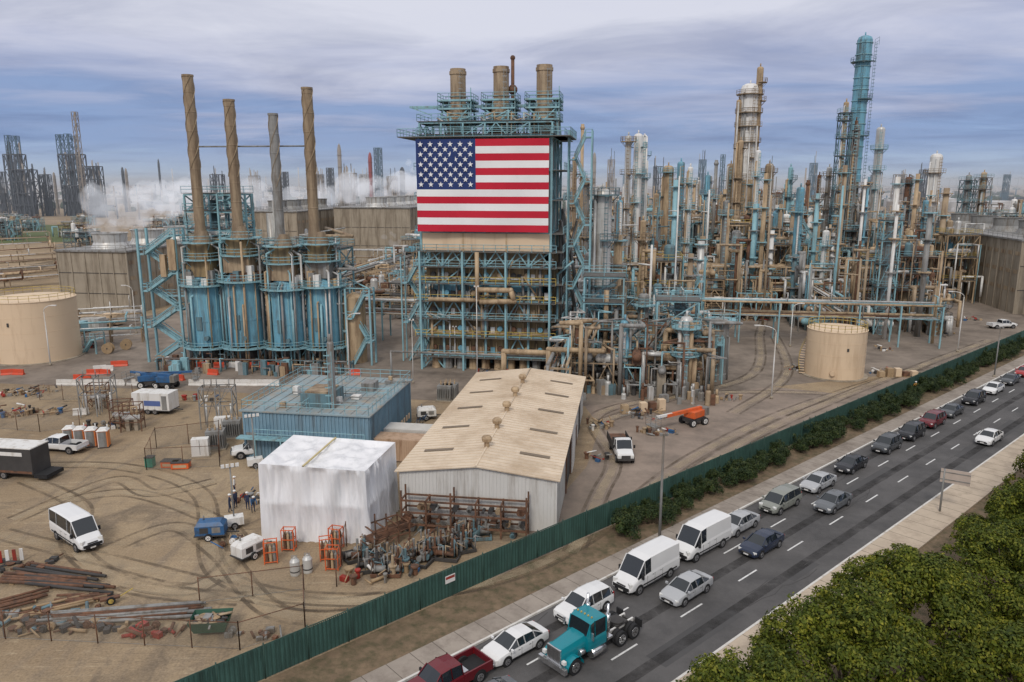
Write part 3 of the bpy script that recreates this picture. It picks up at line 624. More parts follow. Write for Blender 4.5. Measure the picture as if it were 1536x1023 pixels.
for i,(px,pb,pt,w,m,kd) in enumerate(COLS):
    rr=random.Random(100+i); x,y=loc(px,pb); Y=lw(x,y)[1]; 
    v=(pt-511.5)/F; t=Y/(cT-v*sT); x2,_=wl((px-768)/F*t,Y); x=x2; h=zt(pt,Y); r=w/2*Y/F*.98
    b=MB(); pl=[]; z=h*.22+rr.uniform(0,3)
    while z<h-1: pl.append(z); z+=rr.uniform(4.5,8.5) if h>22 else 5
    if kd==1:
        column(b,x,y,h*.52,r*1.25,TAN,[h*.2,h*.35,h*.5],TEALD,18,True,0,rr); column(b,x,y,h*.93,r,WHT,[h*.6,h*.67,h*.74,h*.8,h*.88],TAN2,18,True,h*.5,rr)
        column(b,x+r*.9,y-.5,h,r*.35,TAN,[h*.85,h*.93],TAN2,10,False,h*.5,rr); column(b,x-r*1.1,y-.5,h*.86,r*.3,TAN,(),TAN2,10,False,h*.2,rr)
        for k in range(4): b.tube((x-r*1.3+k*.7*r,y-r-.6,0),(x-r*1.3+k*.7*r,y-r-.6,h*rr.uniform(.5,.85)),.25,rr.choice([TAN,SILV]),8)
    elif kd==2:
        frame(b,x-r*2,y-r*2,x+r*2,y+r*2,[h*.1,h*.18,h*.26,h*.34,h*.42],2,2,GREY,.3,True,.7,True,TAN,rr)
        column(b,x,y,h*.46,r*.9,TAN2,(),TEAL,16,True,0,rr); column(b,x,y,h,r,TEALV,[h*.62,h*.76,h*.9],TEALD,18,False,h*.44,rr)
        for z in range(int(h*.46),int(h),3): ringplat(b,x,y,r,z,.25,TEAL,0,6.28,12,False)
        ladder(b,x+r*1.2,y-r,h*.4,h*.97,TEALD); rail(b,[(x+r*1.6,y-r,h*.96),(x+r*1.6,y+r,h*.96)],TEALD,2)
    elif kd==3:
        zz=[]; z=5
        while z<h*.92: zz.append(z); z+=4.6
        zz.append(h*.94); a=r*1.15; frame(b,x-a,y-a,x+a,y+a,zz,1,1,m if m!=TEALV else TEAL,.22,True,.95,True,TEAL,rr); column(b,x,y,h,r*.55,rr.choice([TAN,RUST,GREY]),(),TEAL,12,True,0,rr)
    elif kd==4:
        b.tube((x,y,0),(x,y,h),r,m,8); ringplat(b,x,y,r,h*.7,1,TEAL,0,6.28,8); b.ball((x,y,h-1),r*1.5,m,8)
    else:
        column(b,x,y,h,r,m,pl,rr.choice([TEAL,TEAL,TAN2,TEALD]),16,True,0,rr)
        if px==905:
            for z in range(int(h*.2),int(h),1): b.lathe(x,y,[(r*1.0,z),(r*1.03,z+.05),(r*1.0,z+.1)],SILV,16)
    b.plant({0:'distillation_column',1:'distillation_column',2:'blue_flue_stack',3:'lattice_tower',4:'vent_pipe_stack'}[kd],(x,y))
# ================= PROCESS UNITS (dense plant) =================
def inreg(x,y):
    if FX0-6<x<FX1+8 and y<138: return False
    X,Y=lw(x,y); px=768+F*X/(Y*cT+(H)*sT)
    if x<-78 or x>86: return False
    if px<520: return False
    if x<-36: return y>150
    if x<-8: return y>140
    if x<11: return y>113
    if x<15: return y>126
    if x<30: return y>164
    if x<62: return y>150
    return y>205
rr=random.Random(42); ci=0
for gy in range(0,16):
    for gx in range(0,16):
        x0=-76+gx*11; y0=114+gy*11.5
        if y0>285: continue
        if not inreg(x0+5,y0+1): continue
        if y0>150 and gy%4==2: continue
        if rr.random()<.05: continue
        if x0>83: continue
        hm=rr.uniform(9,20)
        if x0>60: hm*=.8
        if x0<-36: hm=rr.uniform(4,9)
        if y0>200: hm*=1.35
        b=MB(); cluster(b,x0,y0,x0+9.5,y0+9.5,hm,rr,1.6); b.plant('process_unit',(x0,y0)); ci+=1
for k,(p,q,w,zs_) in enumerate([((-8,150),(57,150),5,[5,7.5]),((-8,185),(60,186),6,[5.5,8,10.5]),((-70,141),(-10,141),5,[5,7.5]),((-60,219),(86,221),7,[6,9]),((-4,116),(-4,215),5,[5.5,8]),((40,155),(40,260),5,[5,8]),((-36,255),(86,256),7,[6,9]),((-9.5,100),(-9.5,118),3.4,[3.5,5.2])]):
    b=MB(); rack(b,p,q,w,zs_,TEAL if k%2==0 else TAN2,8,7,None,rr); b.plant('pipe_rack',p)
b=MB()
for i in range(260):
    x=rr.uniform(-8,84); y=rr.uniform(128,290)
    if not inreg(x,y): continue
    h=rr.uniform(8,26) if rr.random()<.8 else rr.uniform(24,34); r=rr.choice([.15,.25,.35,.6,.9]); m=rr.choice(PAL); b.tube((x,y,0),(x,y,h),r,m,8,r*.85)
    if r>.3:
        for z in (h*.5,h*.75,h*.95): ringplat(b,x,y,r,z,.8,rr.choice([TEAL,TAN,GREY]),0,6.28,8,False)
    else: b.tube((x,y,h*.8),(x+rr.uniform(-5,5),y+2,h*.8),r*.7,m,6)
b.plant('riser_pipes',(20,180))
b=MB(); rr=random.Random(77)
for i in range(80):
    xa,ya=-9+rr.uniform(0,21),105+rr.uniform(0,12); z=rr.uniform(1.5,11); r=rr.choice([.1,.1,.15,.15,.22,.32,.4]); m=rr.choice([TAN,TAN,SILV,TAN2,GREY,GREY,RUST,TEAL,TAN2])
    b.path([(xa,ya,0),(xa,ya,z),(xa+rr.uniform(-5,5),ya,z),(xa+rr.uniform(-3,3),ya+3,z),(xa,ya+3,max(.2,z-4))],r,m,8)
for i in range(9): hvessel(b,-6+(i%5)*3.6,107+rr.uniform(0,8),1.6+rr.uniform(0,5),3.5,rr.uniform(.5,.9),rr.choice([TAN,SILV,GREY,RUST,TEALV]),rr.choice('xy'))
for i in range(14):
    h=rr.uniform(5,15); column(b,-7+rr.uniform(0,18),109+rr.uniform(0,14),h,rr.uniform(.35,.95),rr.choice([TAN,GREY,SILV,TEALV,GREY,TAN2]),[h*.5,h*.85],TEAL,12,True,0,rr)
b.path([(FX1-6,FY0-9,1),(FX1-6,FY0-9,5.2),(FX1+3,FY0-9,5.2),(FX1+22,FY0-10,5.2),(FX1+22,FY0-10,0)],.42,TAN,10)
b.path([(FX1+1,FY0-11,0),(FX1+1,FY0-11,6.2),(FX1+9,FY0-11,6.2),(FX1+9,FY0-3,6.2),(FX1+9,FY0-3,14)],.38,TAN,10)
b.path([(FX1-24,FY0-8.2,0),(FX1-24,FY0-8.2,4.4),(FX1+18,FY0-8.2,4.4),(FX1+18,FY0-3,4.4)],.16,GREY,8)
frame(b,-9,108,3,112,[4.2],3,1,TAN2,.2,False,.4,False,TEAL,rr)
frame(b,4,112,10,117,[5,9,13],1,1,TEAL,.25,True,.6,True,TEAL,rr)
frame(b,-7,115,-1,119,[4,8,12,16],1,1,TEAL,.25,True,.6,True,TEAL,rr)
for i in range(90):
    x,y=-9+rr.uniform(0,22),103+rr.uniform(0,9); h=rr.uniform(.8,2.2); m=rr.choice([RUST,GREY,TAN,TAN2,SILV,TEALD,GREY,DARK])
    if rr.random()<.5: column(b,x,y,h,rr.uniform(.2,.45),m,(),TEAL,8,False,0,rr,1,False)
    else: b.obox((x,y,h/2),(rr.uniform(.4,1.3),rr.uniform(.4,.8),h),rr.uniform(0,1),m)
b.plant('front_pipework',(0,108))
# ================= WAREHOUSE =================
WALL=mat('corrugated_white_wall',(.64,.63,.60),.6,0,.08,.3,(.38,.35,.31),.32,True); ROOF=mat('weathered_roof',(.68,.565,.43),.7,0,.08,.12,(.44,.33,.22),.48)
ROOFR=mat('roof_seam',(.56,.46,.34),.7); SKY=mat('roof_skylight',(.20,.155,.11),.6)
wx0,wx1,wy0,wy1,wh,wr=-19.9,-5.8,61.2,96.8,4.9,5.75
W=empty('metal_warehouse',(*lw(wx0,wy0),0),-YAW)
def wb(b,n): b.v=[(p[0]-wx0,p[1]-wy0,p[2]) for p in b.v]; b.plant(n,parent=W)
mx=(wx0+wx1)/2
b=MB(); b.add([(wx0,wy0,0),(wx1,wy0,0),(wx1,wy0,wh),(mx,wy0,wr),(wx0,wy0,wh)],[(0,1,2,3,4)],WALL); b.add([(wx0,wy1,0),(wx1,wy1,0),(wx1,wy1,wh),(mx,wy1,wr),(wx0,wy1,wh)],[(4,3,2,1,0)],WALL)
b.quad((wx0,wy0,0),(wx0,wy0,wh),(wx0,wy1,wh),(wx0,wy1,0),WALL); b.quad((wx1,wy0,0),(wx1,wy1,0),(wx1,wy1,wh),(wx1,wy0,wh),WALL)
x=wx0+.15
while x<wx1:
    zt_=wh+(wr-wh)*(1-abs(x-mx)/(mx-wx0)); b.box(x-.05,wy0-.05,.02,x+.05,wy0-.002,zt_-.03,WALL); x+=.32
y=wy0+.2
while y<wy1: b.box(wx1+.002,y-.05,.02,wx1+.05,y+.05,wh-.03,WALL); b.box(wx0-.05,y-.05,.02,wx0-.002,y+.05,wh-.03,WALL); y+=.4
wb(b,'walls')
b=MB(); e=.35; q=(wr-wh)/(mx-wx0)
for sg in (-1,1):
    xe=mx+sg*(mx-wx0+e); ze=wh-e*q
    b.add([(mx,wy0-e,wr+.1),(xe,wy0-e,ze+.1),(xe,wy1+e,ze+.1),(mx,wy1+e,wr+.1),(mx,wy0-e,wr+.0),(xe,wy0-e,ze),(xe,wy1+e,ze),(mx,wy1+e,wr)],[(0,1,2,3),(4,7,6,5),(0,4,5,1),(1,5,6,2),(2,6,7,3)],ROOF)
    y=wy0
    while y<wy1: b.beam((mx,y,wr+.12),(xe,y,ze+.12),.04,ROOFR); y+=.75
    for y in (65.5,72.5,79.5,86,92):
        xa_,xb_=mx+sg*(mx-wx0)*.45,mx+sg*(mx-wx0)*.85; za_=wr-(wr-wh)*.45+.17; zb_=wr-(wr-wh)*.85+.17
        b.quad((xa_,y,za_),(xb_,y,zb_),(xb_,y+.6,zb_),(xa_,y+.6,za_),SKY)
b.tube((mx,wy0-e,wr+.1),(mx,wy1+e,wr+.1),.1,ROOF,6)
for y in (66,71.5,77.5,83.5,89.5): b.lathe(mx,y,[(.25,wr),(.25,wr+.6),(.45,wr+.65),(.5,wr+.95),(.35,wr+1.15),(.02,wr+1.2)],TAN,12)
wb(b,'roof')
b=MB(); b.box(wx1+.005,70,0,wx1+.07,75,4.3,DARK); b.box(wx1+.06,70-.2,0,wx1+.2,70,4.4,RUST); b.box(wx1+.06,75,0,wx1+.2,75.2,4.4,RUST); b.box(wx1+.06,69.8,4.3,wx1+.2,75.2,4.5,RUST)  # large dark slab paints the shaded interior of the open doorway
b.box(wx1+.2,75.4,0,wx1+.3,79.5,4.3,WALL); b.box(wx1+.005,84,0,wx1+.09,85.1,2.2,RUST); b.box(wx1+.005,88,0,wx1+.08,91,3.4,DARK); b.box(wx1-.05,wy0-.08,0,wx1+.08,wy0+.05,wh,WALL)
wb(b,'doors')
# ================= BLUE BUILDING =================
BLW=mat('blue_corrugated_wall',(.19,.31,.39),.6,0,.15,.4,(.13,.16,.18),.38,True); BROOF=mat('blue_grey_roof',(.25,.33,.36),.8,0,.22,.3,(.36,.30,.23),.52)
bx0,bx1,by0,by1,bh=-42,-27.4,74.3,90,5.4
B=empty('blue_corrugated_building',(*lw(bx0,by0),0),-YAW)
b=MB(); b.box(bx0,by0,0,bx1,by1,bh,BLW); x=bx0+.2
while x<bx1: b.box(x-.07,by0-.09,.05,x+.07,by0-.003,bh-.05,BLW); x+=.42
y=by0+.2
while y<by1: b.box(bx1+.003,y-.07,.05,bx1+.09,y+.07,bh-.05,BLW); y+=.42
b.box(bx0-.25,by0-.25,bh,bx1+.25,by1+.25,bh+.15,BROOF)
for i in range(12): 
    x=bx0+i*1.25; b.box(x,by0+.2,bh+.152,x+.05,by1-.2,bh+.2,GREY)
b.box(bx0+.4,by0-.14,1,bx0+1.5,by0-.1,3.0,GREY)
for i in range(14): b.box(bx1+.1,by0+1+i,.8,bx1+.16,by0+1.5+i,1.5,CREAM)
b.v=[(p[0]-bx0,p[1]-by0,p[2]) for p in b.v]; b.plant('walls_and_roof',parent=B)
b=MB(); RL=TEAL
rail(b,[(bx0,by0,bh+.15),(bx1,by0,bh+.15),(bx1,by1,bh+.15),(bx0,by1,bh+.15),(bx0,by0,bh+.15)],RL,1.1,1.3,.035); rail(b,[(bx0,by0+7,bh+.15),(bx1,by0+7,bh+.15)],RL,1.1,1.3,.035); rail(b,[(bx0+7,by0,bh+.15),(bx0+7,by1,bh+.15)],RL,1.1,1.3,.035)
b.box(bx0+6,by0+2,bh+.2,bx0+9.5,by0+6,bh+1.7,TEALD); b.box(bx0+6.4,by0+2.3,bh+1.7,bx0+9.1,by0+5.6,bh+1.9,TAN2); b.box(bx0+10.5,by0+9,bh+.2,bx0+12,by0+11,bh+1.2,GREY)
rr=random.Random(2)
for i in range(8): x,y=bx0+rr.uniform(1,13),by0+rr.uniform(1,14); b.box(x,y,bh+.2,x+rr.uniform(.4,1),y+rr.uniform(.4,1),bh+rr.uniform(.5,1.1),rr.choice([GREY,WHT,TAN])); b.path([(x,y,bh+.3),(x,y,bh+.5),(x+3,y,bh+.5)],.06,GREY,5)
column(b,bx0+9.6,by0+2.5,zl(513,bx0+9,by0+2),.38,GREY,(),TEAL,12,False,bh,rr)
b.box(bx0-.2,by0-.3,2.6,bx1,by0-1.4,2.75,TEAL); rail(b,[(bx0+2,by0-1.4,2.75),(bx1,by0-1.4,2.75)],TEAL,1.1,1.5,.04)
for i in range(5): b.beam((bx0+2+i*3,by0-1.35,0),(bx0+2+i*3,by0-1.35,2.7),.14,TEAL)
b.v=[(p[0]-bx0,p[1]-by0,p[2]) for p in b.v]; b.plant('roof_equipment',parent=B)
def container(name,px,py,L,mt,ang,w=2.44,h=2.6):
    x,y=loc(px,py); b=MB(); b.box(-L/2,-w/2,.12,L/2,w/2,h,mt); n=int(L/.28)
    for i in range(n):
        xx=-L/2+.2+i*(L-.4)/n; 
        for sg in (-1,1): b.box(xx,min(sg*w/2+sg*.003,sg*w/2+sg*.05),.25,xx+.12,max(sg*w/2+sg*.003,sg*w/2+sg*.05),h-.12,mt)
    for sx in (-1,1):
        for sy in (-1,1): b.box(sx*L/2-.09,sy*w/2-.09,.02,sx*L/2+.09,sy*w/2+.09,h+.04,mt)
    b.box(L/2+.003,-.03,.2,L/2+.05,.03,h-.1,DARK)
    X,Y=lw(x,y); return b.build(name,(X,Y,0),ang-YAW)
CTAN=mat('tan_container',(.50,.35,.24),.6,0,.12,.5,(.28,.17,.1),.4,True)
container('shipping_container',610,688,9,CTAN,0); container('shipping_container',622,672,9,mat('white_container',(.6,.58,.54),.6),0)
# ================= WRAPPED SCAFFOLD TENT =================
WRAP=mat('white_shrink_wrap',(.80,.80,.81),.45,0,.04,.4,(.60,.61,.62),.38,True)
WRC=[(-21.5,59.9),(-12.1,59.2),(-10.6,66.0),(-20.6,67.2)]; WH=6.7
b=MB()
def wside(A,B,C_,D_,nn,mm,amp,wall=True):
    nrm=(Vector(B)-Vector(A)).cross(Vector(D_)-Vector(A)).normalized(); vs=[]
    for j in range(mm+1):
        for i in range(nn+1):
            u,w=i/nn,j/mm; p=(Vector(A)*(1-u)+Vector(B)*u)*(1-w)+(Vector(D_)*(1-u)+Vector(C_)*u)*w
            edge=min(1,min(u,1-u)*nn*.5)*min(1,(1-w)*mm*.5)*(1 if wall else min(1,w*mm*.5))
            if wall:
                q=p.x+p.y; d=amp*(.9*noise.noise(Vector((q*.8,w*1.4,1)))+1.0*(abs(noise.noise(Vector((q*1.7+w*1.6,w*.9,5))))-.2)+.5*noise.noise(Vector((q*4.5,w*1.8,9))))
                d-=amp*.8*math.sin(math.pi*((u*3)%1))*(math.sin(math.pi*((w*2)%1)))
            else: d=amp*(noise.noise(Vector((p.x*.8,p.y*.8,1)))+.4*noise.noise(Vector((p.x*2.5,p.y*2,3)))-.8*abs(math.sin(math.pi*u*3)))
            vs.append(tuple(p+nrm*d*edge))
    fs=[(j*(nn+1)+i,j*(nn+1)+i+1,(j+1)*(nn+1)+i+1,(j+1)*(nn+1)+i) for j in range(mm) for i in range(nn)]
    b.add(vs,fs,WRAP,True)
c0=[(*p,0.0) for p in WRC]; c1=[(p[0]+(.15 if i in(0,3) else -.15),p[1],WH+(.25,-.15,.0,.3)[i]) for i,p in enumerate(WRC)]
for i in range(4): j=(i+1)%4; wside(c0[i],c0[j],c1[j],c1[i],80,34,.34)
wside(c1[0],c1[1],c1[2],c1[3],50,30,.3,False)
TIM=mat('tape_strip',(.55,.45,.22),.7)
a=Vector(c1[0]).lerp(Vector(c1[1]),.42); c=Vector(c1[3]).lerp(Vector(c1[2]),.42); b.beam((a.x,a.y,WH+.12),(c.x,c.y,WH+.2),.12,TIM)
b.build('shrink_wrapped_scaffold',(-21.5,59.9,0),0,(-21.5,59.9,0))
# ================= VEHICLES =================
PAINT={}
def paint(n,c,rough=.25):
    if n not in PAINT: PAINT[n]=mat('car_paint_'+n,c,rough,.0,.04,.5,spec=.6)
    return PAINT[n]
def wheel(b,x,y,r,w,sg,rim=ALLOY):
    b.tube((x,y-w/2,r),(x,y+w/2,r),r,BLACK,18)
    o=y+sg*(w/2); b.tube((x,o-sg*.02,r),(x,o+sg*.012,r),r*.64,rim,14); b.tube((x,o,r),(x,o+sg*.03,r),r*.16,DARK,8)
    for k in range(5):
        a=k*2*math.pi/5; b.tube((x+math.cos(a)*r*.38,o+sg*.005,r+math.sin(a)*r*.38),(x+math.cos(a)*r*.38,o+sg*.02,r+math.sin(a)*r*.38),r*.11,DARK,6)
def loft(b,st,pm,segs):
    rings=[]
    for (x,zb,ze,zr,w,wr_) in st:
        h=[(w*.88,zb),(w*.98,zb+(ze-zb)*.18),(w,zb+(ze-zb)*.5),(w*.985,zb+(ze-zb)*.82),(w*.94,ze),(wr_,zr-.05 if zr-ze>.2 else zr-.01),(wr_*.82,zr),(0,zr+.025)]
        rings.append([(x,-a,z) for a,z in h]+[(x,a,z) for a,z in h[::-1][1:]])
    n=len(rings[0])
    for i in range(len(rings)-1):
        sg,tg=segs[i]
        for j in range(n-1):
            m=pm
            if j in (4,9): m=GLASS if sg else pm
            if j in (5,6,7,8): m=GLASS if tg else pm
            b.add([rings[i][j],rings[i+1][j],rings[i+1][j+1],rings[i][j+1]],[(0,1,2,3)],m,m is pm or tg)
        b.add([rings[i][0],rings[i+1][0],rings[i+1][-1],rings[i][-1]],[(3,2,1,0)],BLACK)
    b.add(rings[0],[tuple(range(n))],pm); b.add(rings[-1],[tuple(range(n))[::-1]],pm)
    for i in range(len(st)-1):
        if segs[i][0] or segs[i][1]:
            for k in (i,i+1):
                for sgn in (-1,1):
                    x,zb,ze,zr,w,wr_=st[k]
                    if zr-ze>.2: b.beam((x,sgn*w*.945,ze),(x,sgn*wr_*1.0,zr-.03),.06,pm)
        if segs[i][1]:
            for sgn in (-1,1):
                a,c=st[i],st[i+1]; b.beam((a[0],sgn*(a[5]+.005),a[3]),(c[0],sgn*(c[5]+.005),c[3]),.06,pm)
def arches(b,xs,w,r):
    for x in xs:
        for sg in (-1,1): b.tube((x,sg*(w-.28),r+.02),(x,sg*(w+.004),r+.02),r*1.17,BLACK,18)
SED=[(-2.35,.38,.72,.73,.72,.6),(-2.26,.26,.93,.95,.83,.72),(-1.72,.22,.99,1.04,.89,.74),(-1.0,.2,.97,1.40,.9,.60),(-.15,.2,.95,1.46,.9,.62),(.42,.2,.94,1.40,.9,.60),(1.2,.2,.92,.96,.9,.74),(1.95,.22,.80,.84,.87,.7),(2.25,.26,.66,.68,.80,.62),(2.35,.32,.5,.52,.68,.5)]
SEDS=[(0,0),(0,0),(1,1),(1,0),(1,0),(1,1),(0,0),(0,0),(0,0)]
SUV=[(-2.3,.4,.9,.95,.80,.7),(-2.22,.3,1.05,1.15,.88,.74),(-1.95,.28,1.08,1.62,.91,.66),(-1.0,.26,1.06,1.72,.93,.68),(-.1,.26,1.04,1.73,.93,.68),(.55,.26,1.03,1.65,.93,.66),(1.2,.28,1.03,1.09,.93,.78),(1.95,.3,.95,.99,.89,.74),(2.25,.34,.8,.83,.82,.66),(2.33,.4,.6,.62,.7,.55)]
SUVS=[(0,0),(1,1),(1,0),(1,0),(1,0),(1,1),(0,0),(0,0),(0,0)]
MINI=[(-2.5,.4,.9,.95,.84,.7),(-2.42,.3,1.05,1.15,.92,.76),(-2.2,.26,1.06,1.62,.95,.7),(-1.0,.24,1.04,1.74,.98,.74),(.1,.24,1.02,1.74,.98,.74),(.8,.24,1.0,1.62,.97,.7),(1.65,.26,.96,1.0,.95,.8),(2.2,.28,.85,.88,.9,.7),(2.48,.34,.62,.64,.78,.6)]
MINIS=[(0,0),(1,1),(1,0),(1,0),(1,0),(1,1),(0,0),(0,0)]
VAN=[(-3.0,.5,1.45,2.35,.96,.84),(-2.96,.35,1.45,2.52,1.0,.88),(-1.5,.35,1.45,2.56,1.01,.88),(.6,.35,1.4,2.56,1.01,.88),(1.35,.35,1.32,2.46,1.01,.86),(2.15,.35,1.22,1.36,1.0,.86),(2.75,.38,.95,1.0,.95,.8),(2.98,.42,.7,.72,.85,.7)]
VANS=[(0,0),(0,0),(0,0),(1,0),(1,1),(0,0),(0,0)]
VAN2=[(0,0),(1,0),(1,0),(1,0),(1,1),(0,0),(0,0)]
def car(kind,pm,name,X,Y,ang):
    b=MB(); st,sg,fr,L,Wd,wr_,xs={'sed':(SED,SEDS,0,2.35,.9,.33,(-1.38,1.42)),'suv':(SUV,SUVS,0,2.33,.93,.37,(-1.35,1.42)),'mini':(MINI,MINIS,0,2.48,.98,.35,(-1.45,1.6)),'van':(VAN,VANS,0,2.98,1.01,.38,(-1.75,2.0)),'vanw':(VAN,VAN2,0,2.98,1.01,.38,(-1.75,2.0))}[kind]
    loft(b,st,pm,sg); arches(b,xs,Wd,wr_)
    for x in xs:
        for s_ in (-1,1): wheel(b,x,s_*(Wd-.10),wr_,.22,s_)
    zf=st[-2][2]; vn=kind in('van','vanw')
    for s_ in (-1,1):
        b.obox((L-.19,s_*Wd*.70,zf-.03),(.22,.34,.15 if not vn else .3),-s_*.5,LAMP); b.obox((-L+.08,s_*Wd*.74,st[1][2]-.14 if not vn else 1.3),(.14,.26,.2 if kind=='sed' else .45),s_*.25,TAILR)
        b.obox((st[-4][0]-.1 if kind in('sed','suv') else st[-3][0]-.35,s_*(Wd+.09),st[4][2]+.08),(.12,.2,.15 if not vn else .35),0,pm if not vn else BLACK)
        for k in (0,1): b.box(-.6+k*.95,min(s_*(Wd-.01),s_*(Wd+.008)),st[4][2]-.2,-.45+k*.95,max(s_*(Wd-.01),s_*(Wd+.008)),st[4][2]-.17,DARK)
        for xd in (-.75,.2,1.1): b.box(xd,min(s_*(Wd-.02),s_*(Wd+.002)),.35,xd+.018,max(s_*(Wd-.02),s_*(Wd+.002)),st[4][2]-.1,DARK)
        b.box(-1.0,min(s_*Wd*.985,s_*(Wd+.003)),.3,1.0,max(s_*Wd*.985,s_*(Wd+.003)),.36,BLACK)
    if vn:
        for s_ in (-1,1): b.box(-2.6,min(s_*1.0,s_*1.02),.62,1.6,max(s_*1.0,s_*1.02),.72,BLACK)
        b.obox((L-.0,0,.62),(.1,1.5,.22),0,BLACK)
    b.obox((L-.02,0,.46),(.1,Wd*1.15,.16),0,BLACK); b.obox((L+.01,0,zf-.12),(.06,Wd*.8,.09),0,DARK); b.obox((L+.03,0,.42),(.03,.42,.12),0,WHT)
    b.obox((-L-.0,0,.62),(.05,.45,.14),0,WHT); b.obox((-L+.02,0,.42),(.12,Wd*1.3,.12),0,BLACK)
    return b.build(name,(X,Y,.012),ang)
def pickup(pm,name,X,Y,ang,crew=True,bedtool=False,z=.012):
    b=MB()
    st=[(-.55,.45,1.12,1.16,.95,.8),(-.5,.45,1.15,1.78,.96,.72),(.3,.45,1.14,1.86,.97,.74),(1.0,.45,1.12,1.78,.97,.72),(1.6,.45,1.1,1.18,.96,.82),(2.5,.45,1.05,1.1,.94,.8),(2.78,.45,.85,.88,.88,.7),(2.85,.5,.7,.72,.8,.65)]
    loft(b,st,pm,[(1,1),(1,0),(1,0),(1,1),(0,0),(0,0),(0,0)])
    for s_ in (-1,1):
        b.box(-2.75,min(s_*.96,s_*.86),.5,-.55,max(s_*.96,s_*.86),1.12,pm); b.obox((2.72,s_*.72,.88),(.2,.34,.2),0,LAMP); b.obox((-2.74,s_*.9,.85),(.08,.12,.4),0,TAILR)
        b.obox((1.2,s_*1.08,1.25),(.12,.22,.22),0,BLACK)
    b.box(-2.75,-.86,.5,-.55,.86,.66,BLACK); b.box(-2.8,-.96,.5,-2.72,.96,1.1,pm); b.box(-2.95,-.9,.5,-2.8,.9,.66,CHROME); b.box(2.84,-.9,.5,2.98,.9,.68,CHROME); b.box(2.8,-.55,.7,2.9,.55,.95,DARK)
    if bedtool: b.box(-.95,-.84,.66,-.6,.84,1.2,CHROME)
    for x in (-1.75,1.9):
        for s_ in (-1,1): b.tube((x,s_*.7,.42),(x,s_*.968,.42),.49,BLACK,18); wheel(b,x,s_*.88,.4,.24,s_)
    return b.build(name,(X,Y,z),ang)
AR=math.radians(41.6)+math.pi
Wh=paint('white',(.75,.75,.74)); Si=paint('silver',(.42,.43,.44)); Bk=paint('black',(.015,.016,.02)); Dg=paint('dark_grey',(.06,.065,.07)); Mr=paint('maroon',(.14,.012,.018)); Gr=paint('grey',(.13,.14,.15)); Tn=paint('champagne',(.24,.25,.22)); Rd=paint('red',(.35,.02,.02)); Db=paint('dark_blue',(.02,.03,.06))
traffic=[('sed',Wh,'sedan_car',765,972,8.2),('suv',Wh,'suv_car',862,912,8.1),('van',Wh,'cargo_van',962,868,8.2),('van',Wh,'cargo_van',1050,825,8.1),('sed',Si,'sedan_car',1110,795,8.0),('mini',Tn,'minivan',1167,760,8.1),('sed',Si,'sedan_car',1222,730,8.2),('sed',Bk,'sedan_car',1282,705,8.1),('suv',Dg,'suv_car',1327,674,8.1),('suv',Bk,'suv_car',1363,655,8.2),('suv',Mr,'suv_car',1394,637,8.1),('sed',Dg,'sedan_car',1429,623,8.1),('suv',Bk,'suv_car',1459,604,8.1),('sed',Wh,'sedan_car',1488,588,8.1),('sed',Dg,'sedan_car',1510,574,8.1),('sed',Rd,'sedan_car',1531,562,8.1),('suv',Dg,'suv_car',1550,552,8.1),
('sed',Si,'sedan_car',1028,892,11.5),('sed',Db,'sedan_car',1141,824,11.4),('sed',Gr,'sedan_car',1246,760,11.4),('sed',Wh,'sedan_car',1480,662,15.0),('sed',Gr,'sedan_car',722,1062,11.4)]
for k,pm,nm,px,py,o in traffic:
    s=rs(px,py); X,Y=rp(s,o); car(k,pm,nm,X,Y,AR+R.uniform(-.015,.015))
X,Y=rp(rs(655,1018),8.2); pickup(Mr,'pickup_truck',X,Y,AR,True,True)
x_,y_=gw(117,812); car('vanw',Wh,'passenger_van',x_,y_,math.radians(-38))
x_,y_=gw(93,676); pickup(Wh,'pickup_truck',x_,y_,math.radians(170))
x_,y_=gw(388,682); pickup(Wh,'pickup_truck',x_,y_,math.radians(200))
x_,y_=gw(1502,492); pickup(Wh,'pickup_truck',x_,y_,math.radians(5))
x_,y_=gw(1388,484); car('suv',Gr,'suv_car',x_,y_,1.2)
TS=paint('teal',(.005,.22,.27),.22)
b=MB()
b.box(-3.9,-.42,.75,2.9,-.30,1.0,WHT); b.box(-3.9,.30,.75,2.9,.42,1.0,WHT)
for x in (-3.7,-2.3,-1,0): b.box(x,-.3,.78,x+.15,.3,.95,DARK)
loft(b,[(1.05,.85,1.6,1.95,.62,.5),(1.1,.85,1.65,1.98,.78,.6),(2.2,.85,1.55,1.86,.72,.55),(3.25,.85,1.45,1.76,.64,.5)],TS,[(0,0)]*3)
b.box(3.25,-.58,.75,3.36,.58,1.75,CHROME)
for k in range(9): b.box(3.36,-.5+k*.12,.85,3.38,-.45+k*.12,1.68,DARK)
b.box(3.3,-1.18,.42,3.55,1.18,.78,CHROME)
loft(b,[(-.5,.8,1.7,2.75,1.0,.9),(-.45,.8,1.75,2.82,1.02,.92),(.6,.8,1.75,2.85,1.02,.9),(.95,.8,1.75,2.7,1.0,.86),(1.2,.85,1.75,1.9,.96,.8)],TS,[(0,0),(1,0),(1,0),(0,1)])
